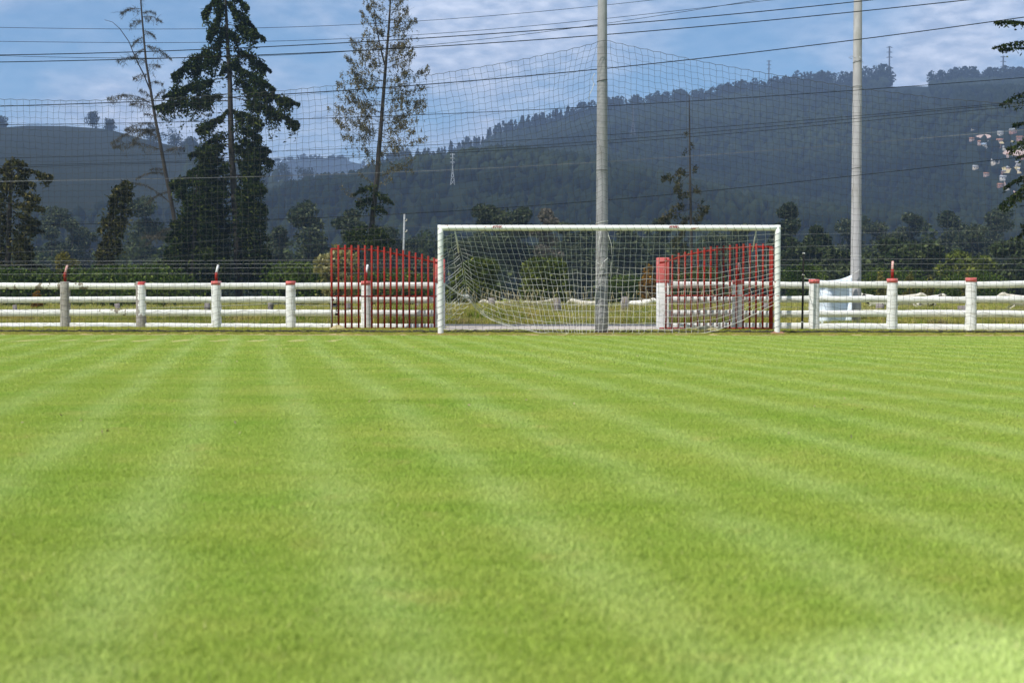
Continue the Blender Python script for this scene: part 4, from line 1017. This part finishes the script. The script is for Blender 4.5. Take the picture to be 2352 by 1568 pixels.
# chain with padlock
g = Geo(); xs_ = zx(740)
for k in range(12):
    y_ = zy(1040 + k * 11); c = P(xs_ + (0.6 if k % 2 else -0.6), y_, Yf1(xs_) - 0.05); a = np.linspace(0, 2 * math.pi, 9)
    ax = np.array([1, 0, 0]) if k % 2 else np.array([0, 1, 0])
    g.tube(c + np.cos(a)[:, None] * ax * 0.013 + np.sin(a)[:, None] * np.array([0, 0, 0.024]), 0.006, 4, cap=False)
g.obj('chain', M['black'], g1, g1.location)
c = P(zx(738), zy(1185), Yf1(xs_) - 0.05); g = Geo(); g.box(c - [0.032, 0.014, 0.035], c + [0.032, 0.014, 0.025]); o = g.obj('padlock', M['black'], g1, g1.location); bev(o, 0.008)
c = P(zx(708), zy(1063), Yf1(xs_) - 0.02); g = Geo(); g.box(c - [0.03, 0.012, 0.025], c + [0.03, 0.012, 0.025]); g.obj('latch', M['gate'], g1, g1.location)
a = P(zx(697), zy(1040), Yf1(760)); b = P(zx(697), zy(1290), Yf1(760)); g = Geo(); g.box((a[0]-0.024, a[1]-0.016, b[2]), (a[0]+0.010, a[1]-0.0105, a[2])); g.obj('worn_edge', M['bare'], g1, g1.location)
zx2 = lambda z: (2000 + z / 2.138) / 1.7415
br_ = [(1420,706,1312,False),(1473,680,1312,False),(1528,665,1312,False),(1583,652,1312,False),(1638,640,1300,False),(1693,625,1290,False),(1748,615,1290,False),(1803,608,1290,False),(1858,603,1292,False),(1913,600,1310,False),
       (1968,595,1325,False),(2025,588,1330,False),(2082,585,1330,False),(2138,583,1332,False),(2192,583,1332,False),(2250,583,1334,False),(2312,612,1320,True),(2328,612,1320,True)]
g2, Yf2 = gate('red barred gate with sloping top, swung open behind the right half of the goal net', 34.9, 34.35, 1535, 1778, [(zx2(a), zy(b), zy(c), fr) for a, b, c, fr in br_],
     [(zx2(a), zy(b)) for a, b in [(1362,748),(1400,742),(1470,722),(1560,692),(1640,672),(1740,652),(1850,637),(1960,627),(2080,615),(2200,612),(2330,612)]], zy(1029), zy(1308), [(zx2(1362), zx2(1590)), (zx2(1910), zx2(2320))], None, False)

# ---------------------------------------------------------------- small things by the right fence
b = P(1842, 755, 34.35); tz = P(1842, 583, 34.35)[2]
bp = thing('black_post', 'thin black metal post in front of the fence right of the goal', 'post', (b[0], b[1], 0))
g = Geo(); xt = P(1846, 583, 34.35)[0]; g.tube([[b[0], b[1], -0.2], [(b[0] + xt) / 2, b[1], tz / 2], [xt, b[1], tz]], 0.024, 8); g.obj('shaft', M['black'], bp, bp.location, smooth=True)
for z in (0.2, 1.34, 1.86):
    g = Geo(); a = np.linspace(0, 6.28, 13); xx = b[0] + (xt - b[0]) * z / tz; g.tube(np.stack([xx + 0.028 * np.cos(a), b[1] + 0.028 * np.sin(a), z + 0.01 * np.sin(a * 2)], -1), 0.007, 4); g.obj('tie', M['netwhite'], bp, bp.location)
# sheet tied to the pale pole
YT = 42.3; nx_, nz_ = 24, 20
V = []
for j in range(nz_):
    for i in range(nx_):
        f = i / (nx_ - 1); v = j / (nz_ - 1); x = 1872 + (1957 - 1872) * f; yt = 641 - 10 * f + 7 * math.sin(math.pi * f); y = yt + (746 - yt) * v
        Yq = YT + 0.5 * f + 0.10 * math.sin(f * 9 + v * 2) + 0.05 * math.sin(v * 11 + f * 3) * (1 - v) - 0.22 * math.exp(-((v - 0.09 - 0.04 * math.sin(math.pi * f)) / 0.04) ** 2) * math.sin(math.pi * f)
        V.append(P(x, y, Yq))
sh = mesh_obj('plastic_sheet', V, grid_faces(nx_, nz_), M['tarp'], None, P(1915, 742, YT + 1), smooth=True)
md = sh.modifiers.new('thick', 'SOLIDIFY'); md.thickness = 0.012
tag(sh, 'pale bluish white sheet hung behind the fence beside the pale concrete pole', 'sheet')
g = Geo(); g.tube([P(1843, 638, 34.35), P(1857, 640, 37), P(1872, 640, YT)], 0.008, 4); g.tube([P(1957, 630, YP2 - 0.3), P(1975, 618, YP2 - 0.2)], 0.008, 4)
tag(g.obj('sheet_rope', M['netwhite'], sh, P(1915, 742, YT + 1)))
# ---------------------------------------------------------------- power lines above the road
WIRES = [
 ('thin', 'topmost thin power cable, crossing the sky from left to the top edge at the middle', [(-150,60),(0,62),(200,65),(430,67),(574,64.5),(1000,44),(1206,29.5),(1374,13.4),(1497,0),(1650,-18)]),
 ('thin', 'second thin power cable from the top at the left edge', [(-150,93),(0,94.8),(349,98),(574,94.5),(1000,77),(1206,61),(1374,44),(1567,21.5),(1780,0),(1950,-20)]),
 ('thick', 'upper of the two thick power cables running close together across the sky', [(-150,128),(0,125),(632,106.6),(1000,86),(1206,72),(1371,57),(1600,40),(1780,24),(1961,4),(2100,-12)]),
 ('thin', 'thin power cable that crosses between the two thick ones near the concrete pole', [(-150,122),(0,127.5),(269,133),(500,131),(950,105),(1206,79.5),(1315,64.5),(1395,53.7),(1567,25.5),(1739,0),(1850,-18)]),
 ('thick', 'lower of the two thick power cables close together', [(-150,145),(0,141.5),(632,125),(1206,92.7),(1371,80),(1780,45.6),(1961,26.8),(2216,0),(2420,-22)]),
 ('thick', 'thick power cable running alone below the close pair, rising to the right edge', [(-150,247),(0,243),(632,217.5),(1206,174),(1371,158.5),(1780,115),(1961,91),(2352,39),(2500,18)]),
 ('mid', 'power cable crossing the lower sky and touching the right hill crest', [(-150,288),(0,286),(632,274.5),(1206,252.5),(1371,244),(1780,220),(1961,206.6),(2352,178),(2500,166)]),
 ('thin', 'uppermost of three thin cables close together in front of the hill', [(-150,366),(0,362.6),(628,347),(1206,321),(1780,281),(1961,266),(2352,233),(2500,220)]),
 ('thin', 'middle of three thin cables close together in front of the hill', [(-150,386),(0,381),(628,363),(1206,336),(1780,289),(1961,271),(2352,238),(2500,224)]),
 ('thin', 'lowest of three thin cables close together in front of the hill', [(-150,391),(0,386),(628,366),(1206,342),(1780,297),(1961,279),(2352,243),(2500,229)]),
 ('bright', 'pale shining cable crossing the hill halfway up', [(-150,419),(0,416),(574,405.5),(1206,381),(1780,344.5),(1961,329),(2352,298),(2500,286)]),
 ('mid', 'lowest dark cable, passing just above the goal towards the right', [(-150,521),(0,517.5),(574,505),(1206,473),(1780,423),(1961,402.5),(2352,360),(2500,344)]),
]
for kind, lab, pts in WIRES:
    r_ = {'thin': 0.0065, 'mid': 0.0085, 'thick': 0.0125, 'bright': 0.0055}[kind]
    px_ = np.array([p_[0] for p_ in pts], float); py_ = np.array([p_[1] for p_ in pts], float)
    co = np.polyfit(px_ / 1000, py_, 4); xs_ = np.linspace(-150, px_[-1], 40)
    g = Geo(); g.tube([P(x, np.polyval(co, x / 1000), 39.8 - 0.0012 * x) for x in xs_], r_, 6, cap=False)
    b0 = P(1000, 400, 39); o = g.obj('power_cable', M['midwire' if kind == 'bright' else 'cable'], None, b0)
    tag(o, lab, 'power cable', 'power cables over the road')
# wooden pole with beaded wires far behind the gate
YW = 108; b = P(925, 690, YW); tp_z = P(928, 490, YW)[2]
wp = thing('wooden_pole', 'thin whitish far pole carrying wires behind the red gate left of the goal', 'pole', (b[0], YW, 0))
g = Geo(); g.tube([[b[0], YW, -0.1], [P(926.5, 580, YW)[0], YW, tp_z / 2], [P(929, 490, YW)[0], YW, tp_z]], [0.10, 0.085, 0.07], 8); g.obj('shaft', M['wirepole'], wp, wp.location, smooth=True)
for y_ in (506, 531):
    g = Geo(); c = P(931, y_, YW); g.tube([c + [-0.05, 0, -0.03], c + [0.12, 0, 0.02], c + [0.12, 0, 0.14]], 0.035, 6); g.obj('insulator', M['cowwhite'], wp, wp.location)
for (ya, yl, yr) in ((517, 562, 532), (546, 592, 560)):
    g = Geo(); q = [P(x, np.interp(x, [-50, 300, 700, 929, 1100, 1500, 2400], [yl + 20, yl + 6, ya + 16, ya, yr, yr + 12, yr - 6]), YW) for x in np.linspace(-50, 2400, 60)]
    g.tube(q, 0.006, 4, cap=False); g.obj('wire', M['midwire'], wp, wp.location)

# ---------------------------------------------------------------- pasture fence posts, cattle
pf = thing('pasture_fence', 'low grey posts with wires in the tall grass beyond the road', 'fence', (0, 48.5, 0))
tops = []
for x, yt, w in [(-60,700,.1),(35,699,.08),(150,697,.08),(270,696,.1),(477,689,.11),(621,680,.1),(800,690,.09),(960,690,.09),(1129,683,.12),(1280,683,.13),(1436,680,.13),(1567,686,.1),(1760,690,.1),(2021,697,.16),(2210,701,.16),(2400,698,.12)]:
    Y = 48.5 + rng.uniform(-0.4, 0.4); c = P(x, yt, Y); g = Geo(); g.tube([[c[0], Y, -0.2], [c[0] + rng.uniform(-.02, .02), Y, c[2] * 0.6], [c[0] + rng.uniform(-.03, .03), Y, c[2]]], [w, w * 0.95, w * 0.9], 8)
    o = g.obj('post', M['wood'], pf, pf.location); tops.append((c[0], Y, c[2]))
for k in (0.35, 0.7):
    g = Geo(); g.tube([(x, y - 0.12, z * k) for x, y, z in tops], 0.006, 4, cap=False); g.obj('wire', M['thinwire'], pf, pf.location)

def cow(label, x, Y, mat, flip, size=1.0, ztop=None, pose='lying'):
    """a lying cow: deep trunk with hip and shoulder, neck, head with ears and muzzle, folded legs"""
    c = P(x, 700, Y); base = np.array([c[0], Y, 0.0]); s_ = size; d = -1 if flip else 1
    bm = bmesh.new()
    def loft(rings, k=12):
        prev = None; loops = []
        for (cx, cy, cz, ry, rz_) in rings:
            vs = []
            for i in range(k):
                a = 2 * math.pi * i / k
                vs.append(bm.verts.new((d * cx * s_, (cy + ry * math.cos(a)) * s_, (cz + rz_ * math.sin(a)) * s_)))
            if prev:
                for i in range(k): bm.faces.new((prev[i], prev[(i+1) % k], vs[(i+1) % k], vs[i]))
            prev = vs; loops.append(vs)
        bm.faces.new(loops[0][::-1]); bm.faces.new(loops[-1])
    loft([(-1.02,0,.50,.05,.08),(-.98,0,.52,.22,.26),(-.82,0,.52,.32,.37),(-.55,0,.48,.36,.38),(-.15,0,.45,.40,.38),(.25,0,.48,.38,.38),(.55,0,.55,.30,.36),(.72,0,.64,.20,.27),(.88,0,.76,.13,.18),(1.02,0,.86,.11,.15),(1.16,0,.86,.11,.14),(1.32,0,.78,.085,.10),(1.44,0,.71,.075,.075),(1.47,0,.70,.03,.03)])
    for sd in (-1, 1):   # folded legs and ears
        loft([(.50,sd*.26,.30,.09,.10),(.72,sd*.30,.14,.07,.08),(.90,sd*.30,.10,.055,.055),(.66,sd*.34,.06,.045,.045)], 8)
        loft([(-.70,sd*.30,.40,.10,.16),(-.45,sd*.42,.20,.08,.10),(-.20,sd*.44,.10,.05,.05),(-.42,sd*.48,.06,.045,.045)], 8)
        loft([(1.06,sd*.10,.96,.02,.03),(1.04,sd*.20,.98,.04,.045),(1.02,sd*.28,.95,.015,.015)], 6)
    bmesh.ops.recalc_face_normals(bm, faces=bm.faces)
    me = bpy.data.meshes.new('cow'); bm.to_mesh(me); bm.free(); me.materials.append(M[mat])
    for p_ in me.polygons: p_.use_smooth = True
    o = bpy.data.objects.new('cow', me); C.objects.link(o); o.location = base
    md = o.modifiers.new('smooth', 'SUBSURF'); md.levels = 1; md.render_levels = 1
    tag(o, label, 'cow', 'cattle resting in the pasture')
    g = Geo(); g.tube([base + np.array(q) * s_ * [d, 1, 1] for q in [(-1.0,0.02,.60),(-1.08,0.06,.45),(-1.05,0.12,.22)]], [0.03, 0.02, 0.03], 5); g.obj('tail', M[mat], o, base)
    return o
cow('pale cow lying behind a grey post inside the left half of the goal', 1148, 66, 'cowwhite', True, 0.70)
cow('cow mostly hidden by a grass tussock below the large olive bush', 1232, 70, 'cowwhite', False, 0.72)
cow('white cow lying half behind the concrete pole', 1352, 68, 'cowwhite', True, 0.73)
cow('white cow with dark patches lying left of the right gatepost', 1460, 66, 'cowpatch', False, 0.76)
cow('black and white cow lying left of the post with the red stub on the right', 2020, 84, 'cowpatch', True, 1.05)
cow('pale cow lying just right of the post with the red stub on the right', 2074, 90, 'cowwhite', False, 1.08)
cow('patched cow lying midway along the last full fence bay on the right', 2126, 92, 'cowpatch', False, 1.02)
cow('white cow lying at the right edge behind the fence', 2350, 80, 'cowwhite', True, 1.06)

# ---------------------------------------------------------------- pylons and the hillside village
def on_hill(px_, py_, hz, Ya, Yb):
    Ys = np.linspace(Yb, Ya, 600); Xs = (px_ - 1176) / FPX * Ys; zs = hz(Xs, Ys); p_ = 680 - FPX * (zs - CAM_H) / Ys
    i = int(np.argmin(np.abs(p_ - py_) + 0.004 * (Yb - Ys) * 0)); return np.array([Xs[i], Ys[i], zs[i]])
def pylon(label, x, yb, yt, mat, Y=None, hz=hz_r):
    b = on_hill(x, yb, hz, 700, 1990) if Y is None else np.array([(x - 1176) / FPX * Y, Y, float(hz(np.array((x - 1176) / FPX * Y), np.array(float(Y))))])
    Y = b[1]; H = P(x, yt, Y)[2] - b[2]; w = 0.14 * H; t = thing('pylon', label, 'pylon', b, 'lattice pylons on the right hill'); g = Geo()
    lv = [0, .16, .30, .42, .53, .63, .73, .82, .91, 1.0]; wd = [w * (1 - q * 1.7) if q < 0.5 else w * (0.15 + 0.0 * q) for q in lv]; A = []; B = []
    cor = [(-1,-1),(1,-1),(1,1),(-1,1)]; rad = H * 0.006
    for i in range(len(lv) - 1):
        for k in range(4):
            c0, c1 = cor[k], cor[(k+1) % 4]
            p0 = b + [c0[0]*wd[i]/2, c0[1]*wd[i]/2, lv[i]*H]; p1 = b + [c0[0]*wd[i+1]/2, c0[1]*wd[i+1]/2, lv[i+1]*H]; q0 = b + [c1[0]*wd[i]/2, c1[1]*wd[i]/2, lv[i]*H]; q1 = b + [c1[0]*wd[i+1]/2, c1[1]*wd[i+1]/2, lv[i+1]*H]
            A += [p0, p0, q0]; B += [p1, q1, p1]
    g.segs(A, B, rad, 4); g.obj('tower', M[mat], t, b)
    for q in (0.72, 0.85, 0.97):
        g = Geo(); aw = 0.075 * H; z = q * H; A = [b + [-aw, 0, z], b + [-aw, 0, z], b + [aw, 0, z]]; B = [b + [aw, 0, z], b + [0, 0, z + 0.03 * H], b + [0, 0, z + 0.03 * H]]
        g.segs(A, B, rad, 4); g.obj('crossarm', M[mat], t, b)
pylon('white lattice pylon on the wooded slope right of the brownish conifer', 1040, 425, 352, 'pylon')
pylon('faint lattice pylon on the wooded slope right of the concrete pole', 1453, 312, 238, 'pylondark')
pylon('dark lattice pylon on the hill crest left of the pale concrete pole', 1763, 218, 138, 'pylondark', Y=1995)
pylon('lattice pylon in the gap of the hill crest right of the pale pole', 2038, 200, 106, 'pylondark', Y=1995)
pylon('distant lattice pylon on the crest near the right edge', 2298, 190, 128, 'pylondark', Y=2050)

WALLS = {'white': surf('white_wall', (0.37,0.355,0.33), (0.46,0.44,0.41), 0.4, 0.9), 'brick': surf('brick_wall', (0.24,0.13,0.10), (0.32,0.18,0.14), 0.5, 0.9), 'pink': surf('pink_wall', (0.32,0.23,0.20), (0.40,0.30,0.26), 0.5, 0.9), 'cream': surf('cream_wall', (0.38,0.33,0.26), (0.46,0.40,0.32), 0.5, 0.9)}
ROOFS = {'grey': surf('grey_roof', (0.30,0.31,0.33), (0.42,0.43,0.45), 0.5, 0.8), 'orange': surf('tile_roof', (0.32,0.15,0.09), (0.40,0.20,0.12), 0.6, 0.9), 'white': surf('tin_roof', (0.34,0.345,0.355), (0.44,0.445,0.455), 0.5, 0.6), 'blue': surf('blue_roof', (0.25,0.32,0.42), (0.33,0.40,0.50), 0.5, 0.7)}
M['pane'] = surf('dark_pane', (0.03,0.035,0.045), (0.05,0.055,0.065), 1, 0.3)
def house(x, y, wpx, wall, roof, label=None):
    b = on_hill(x, y, hz_r, 900, 1990); w = wpx / FPX * b[1]; d = w * rng.uniform(0.6, 0.85); h = w * rng.uniform(0.42, 0.62)
    t = thing('house', label or f'small {wall}-walled house with {"tiled orange" if roof == "orange" else roof} roof in the far hillside village', 'house', b, 'houses on the far hillside')
    t.rotation_euler = (0, 0, 0)
    g = Geo(); g.box(b + [-w/2, -d/2, -w*0.5], b + [w/2, d/2, h]); g.obj('wall', WALLS[wall], t, b)
    e = 0.06 * w; rz_ = h + 0.24 * w
    V = b + np.array([[-w/2-e,-d/2-e,h],[w/2+e,-d/2-e,h],[w/2+e,d/2+e,h],[-w/2-e,d/2+e,h],[-w/2-e,0,rz_],[w/2+e,0,rz_]])
    mesh_obj('roof', V, [np.array([[0,1,5,4],[2,3,4,5],[0,3,2,1]]), np.array([[0,4,3],[1,2,5]])], ROOFS[roof], t, b)
    for f in (-0.28, 0.24):
        g = Geo(); g.box(b + [f*w-0.08*w, -d/2-0.03, h*0.4], b + [f*w+0.08*w, -d/2-0.005, h*0.75]); g.obj('window', M['pane'], t, b)
    g = Geo(); g.box(b + [-0.05*w, -d/2-0.03, -0.1], b + [0.06*w, -d/2-0.004, h*0.7]); g.obj('door', M['pane'], t, b)
H_ = [(2233,299,13,'white','grey','lone white house at the top left of the far village'),(2293,312,12,'white','white',None),(2282,379,17,'cream','white','wide cream house with white roof in the middle of the village'),(2331,382,14,'white','white',None),(2269,352,12,'cream','orange',None),
 (2259,342,15,'white','blue','house with a bluish roof in the far village'),(2287,342,13,'brick','orange',None),(2293,330,15,'pink','orange',None),(2249,333,13,'pink','orange',None),(2322,308,15,'brick','grey',None),(2345,345,16,'white','white',None),
 (2315,361,13,'pink','orange',None),(2316,391,14,'pink','grey',None),(2301,415,14,'white','grey',None),(2310,424,13,'pink','white',None),(2313,436,15,'white','grey',None),(2328,420,13,'brick','grey',None),(2263,449,11,'white','white','small white house at the foot of the far village'),
 (2281,448,19,'pink','grey','long pinkish building at the foot of the far village'),(2222,457,17,'white','grey','pale long building lowest and leftmost of the far village'),(2262,406,11,'pink','orange',None),(2237,389,12,'cream','grey',None),(2284,394,11,'white','orange',None),(2228,325,10,'pink','orange',None),
 (2306,345,13,'white','grey',None),(2278,322,11,'brick','orange',None),(2338,325,14,'brick','orange',None),(2340,398,13,'cream','grey',None),(2337,436,14,'white','white',None),(2349,412,13,'white','grey',None),(2300,400,11,'brick','grey',None),(2325,350,12,'cream','orange',None),(2268,333,10,'white','white',None),
 (2346,366,14,'brick','orange',None),(2294,431,12,'brick','orange',None),(2375,380,15,'white','grey',None),(2385,340,15,'brick','orange',None)]
ORD = ['uppermost', 'second from the top', 'third from the top', 'fourth from the top', 'fifth from the top', 'sixth from the top', 'seventh from the top']
looks = {}
for a in sorted([h for h in H_ if h[5] is None], key=lambda h: h[1]): looks.setdefault((a[3], a[4]), []).append(a)
for h in H_:
    lab = h[5]
    if lab is None:
        fam = looks[(h[3], h[4])]
        lab = f'{h[3]} house with {h[4]} roof' + (f', {ORD[fam.index(h)]} of its kind, far hillside village' if len(fam) > 1 else ' in the far hillside village')
    house(*h[:5], lab)
# bare earth and pale fields between the houses
for k, (x, y, wpx, hpx) in enumerate([(2325,355,60,16),(2320,395,70,18),(2255,318,36,10),(2300,330,50,9),(2335,440,40,16),(2270,338,40,8)]):
    V = []; n_ = 14
    cs = [(x + wpx/2*math.cos(2*math.pi*i/n_)*rng.uniform(.8,1.1), y + hpx/2*math.sin(2*math.pi*i/n_)*rng.uniform(.8,1.1)) for i in range(n_)]
    pts = [on_hill(a, b_, hz_r, 900, 1990) + [0, -1.0, 1.2] for a, b_ in cs]
    o = mesh_obj('bare_ground', pts, np.array([list(range(n_))]), M['hay'] if k % 2 else WALLS['pink']); tag(o, kind='structure')

# ---------------------------------------------------------------- grasses (instanced tufts, stuff)
def tuft(name, n_blades, size, h, w, bend, mat, seed, seg=1, lean=(0, 0)):
    r = np.random.default_rng(seed); V = []; T = []; Q = []
    for k in range(n_blades):
        x, y = r.uniform(-size/2, size/2, 2); a = r.uniform(0, 6.28); hh = h * r.uniform(0.55, 1.25); ww = w * r.uniform(0.7, 1.3)
        dx, dy = math.cos(a), math.sin(a); bx, by = r.normal(0, bend, 2) * hh + np.array(lean) * hh
        i = len(V)
        if seg == 1:
            V += [(x - dx*ww/2, y - dy*ww/2, -0.004), (x + dx*ww/2, y + dy*ww/2, -0.004), (x + bx, y + by, hh)]; T.append((i, i+1, i+2))
        else:
            V += [(x - dx*ww/2, y - dy*ww/2, -0.02), (x + dx*ww/2, y + dy*ww/2, -0.02), (x + bx*0.4 + dx*ww*0.4, y + by*0.4 + dy*ww*0.4, hh*0.62), (x + bx*0.4 - dx*ww*0.4, y + by*0.4 - dy*ww*0.4, hh*0.62), (x + bx, y + by, hh)]
            Q.append((i, i+1, i+2, i+3)); T.append((i+3, i+2, i+4))
    F = [np.array(T)] + ([np.array(Q)] if Q else [])
    o = mesh_obj(name, V, F, mat)
    C.objects.unlink(o)
    return o
def scatter(name, pts, scales, srcs, mat=None):
    """points carry a turn, a size and a pick; geometry nodes set one tuft on each"""
    me = bpy.data.meshes.new(name); pts = np.asarray(pts, np.float32); me.vertices.add(len(pts)); me.vertices.foreach_set('co', pts.ravel())
    a = me.attributes.new('turn', 'FLOAT', 'POINT'); a.data.foreach_set('value', rng.uniform(0, 6.28, len(pts)).astype(np.float32))
    a = me.attributes.new('size', 'FLOAT', 'POINT'); a.data.foreach_set('value', np.asarray(scales, np.float32))
    a = me.attributes.new('pick', 'INT', 'POINT'); a.data.foreach_set('value', rng.integers(0, len(srcs), len(pts)).astype(np.int32))
    me.update(); o = bpy.data.objects.new(name, me); C.objects.link(o)
    col = bpy.data.collections.new(name + '_tufts')
    for s_ in srcs: col.objects.link(s_)
    ng = bpy.data.node_groups.new(name, 'GeometryNodeTree'); ng.interface.new_socket('Geometry', in_out='INPUT', socket_type='NodeSocketGeometry'); ng.interface.new_socket('Geometry', in_out='OUTPUT', socket_type='NodeSocketGeometry')
    n = ng.nodes; l = ng.links; gi = n.new('NodeGroupInput'); go = n.new('NodeGroupOutput'); ip = n.new('GeometryNodeInstanceOnPoints'); ci = n.new('GeometryNodeCollectionInfo')
    ci.inputs['Collection'].default_value = col; ci.inputs['Separate Children'].default_value = True; ci.inputs['Reset Children'].default_value = True
    def attr(nm, ty):
        q = n.new('GeometryNodeInputNamedAttribute'); q.data_type = ty; q.inputs['Name'].default_value = nm; return q.outputs[0]
    cx = n.new('ShaderNodeCombineXYZ'); l.new(attr('turn', 'FLOAT'), cx.inputs['Z'])
    l.new(gi.outputs[0], ip.inputs['Points']); l.new(ci.outputs[0], ip.inputs['Instance']); ip.inputs['Pick Instance'].default_value = True
    l.new(attr('pick', 'INT'), ip.inputs['Instance Index']); l.new(cx.outputs[0], ip.inputs['Rotation']); l.new(attr('size', 'FLOAT'), ip.inputs['Scale'])
    l.new(ip.outputs[0], go.inputs[0])
    md = o.modifiers.new('tufts', 'NODES'); md.node_group = ng
    return tag(o, kind='stuff')
def spread(n_, x0, x1, y0, y1, pw=1.0):
    f = rng.random(n_) ** pw; return np.stack([rng.uniform(x0, x1, n_), y0 + (y1 - y0) * f], -1)
# mown pitch, near: short fine blades; farther: wider pieces of sward
near = [tuft('turf_tuft', 900, 0.26, 0.017, 0.0038, 0.75, M['blade'], 20 + k) for k in range(5)]
p_ = []
st = 0.17
for y in np.arange(2.3, 19.0, st):
    hw = 0.42 * y + 2.8
    xs_ = np.arange(-hw, hw, st); p_.append(np.stack([xs_ + rng.uniform(-.05, .05, len(xs_)), np.full(len(xs_), y) + rng.uniform(-.05, .05, len(xs_)), np.zeros(len(xs_))], -1))
p_ = np.vstack(p_); p_ = p_[rng.random(len(p_)) > np.clip((p_[:, 1] - 11.0) / 8.0, 0, 1)]; scatter('grass', p_, rng.uniform(0.8, 1.2, len(p_)), near)
far = [tuft('turf_tuft', 800, 0.75, 0.016, 0.010, 0.8, M['blade'], 40 + k) for k in range(4)]
p_ = []; st = 0.46
for y in np.arange(-2.0, 31.0, st):
    hw = 0.25 * y + 10.0; xs_ = np.arange(-hw, hw, st); xs_ = xs_[EDGE(xs_) - 0.4 > y]
    p_.append(np.stack([xs_ + rng.uniform(-.1, .1, len(xs_)), np.full(len(xs_), y) + rng.uniform(-.1, .1, len(xs_)), np.zeros(len(xs_))], -1))
p_ = np.vstack(p_); p_ = p_[rng.random(len(p_)) < np.clip((p_[:, 1] - 7.0) / 4.0 + 1.0 * (np.abs(p_[:, 0]) > 0.42 * p_[:, 1] + 2.5), 0, 1)]; scatter('grass', p_, rng.uniform(0.8, 1.2, len(p_)), far)
# rough verge under the net and fence
vg = [tuft('verge_tuft', 90, 0.28, 0.06, 0.010, 0.6, M['vergeblade'], 60 + k) for k in range(4)]
q = spread(9500, -17, 17, 29.3, 37.6); q = q[(q[:, 1] > EDGE(q[:, 0]) + 0.12 + 0.9 * rng.random(len(q)) ** 2)]
ing = (q[:, 0] > -1.8) & (q[:, 0] < 4.0) & (q[:, 1] > 34.1); q = q[~ing]
scatter('verge_grass', np.column_stack([q, np.zeros(len(q))]), rng.uniform(0.4, 1.1, len(q)) * np.where(q[:, 1] > 33.5, 0.8, 0.6), vg)
# tall grass beyond the road, clumped, with seed heads
tg = [tuft('tall_grass_tuft', 70, 0.5, 0.42, 0.016, 0.42, M['tallgrass'], 80 + k, seg=2) for k in range(4)]
q = spread(8000, -21, 21, 41.75, 56.0, 1.25); nz_ = vnoise(q[:, 0], q[:, 1], 0.9, 21)
hh = 0.55 + 0.9 * np.clip(nz_ + 0.35, 0, 1) ; hh *= np.where(q[:, 1] < 43, 0.55, 1.0); mid = (q[:, 0] > -4) & (q[:, 0] < 7); hh *= np.where(mid, 1.15, 0.8)
scatter('tall_grass', np.column_stack([q, np.zeros(len(q))]), hh, tg)
q = spread(9000, -70, 70, 56, 165, 1.6); q = q[np.abs(q[:, 0]) < 0.42 * q[:, 1] + 6]
scatter('pasture_grass', np.column_stack([q, np.zeros(len(q))]), rng.uniform(0.35, 0.85, len(q)), tg)
# seed heads standing over the grass
gs = Geo(); A = []; B = []
for k in range(150):
    x = rng.uniform(-2, 7); y = rng.uniform(44, 50); h = rng.uniform(0.6, 1.0); lx = rng.normal() * 0.12
    A.append((x, y, 0)); B.append((x + lx, y, h)); A.append((x + lx, y, h)); B.append((x + lx * 1.3, y, h + 0.14))
rad_ = np.tile([0.005, 0.016], 150)
gs.segs(A, B, rad_, 3); tag(gs.obj('seed_heads', M['hay']), kind='stuff')
# scattered dry leaves and clippings lying on the pitch
gl = Geo(); q = spread(200, -9, 9, 8, 28, 1.3); q = q[np.abs(q[:, 0]) < 0.38 * q[:, 1]]
gl.leaves(np.column_stack([q, np.full(len(q), 0.028)]), 0.022, 0.014); tag(gl.obj('dry_leaves', M['hay']), kind='stuff')
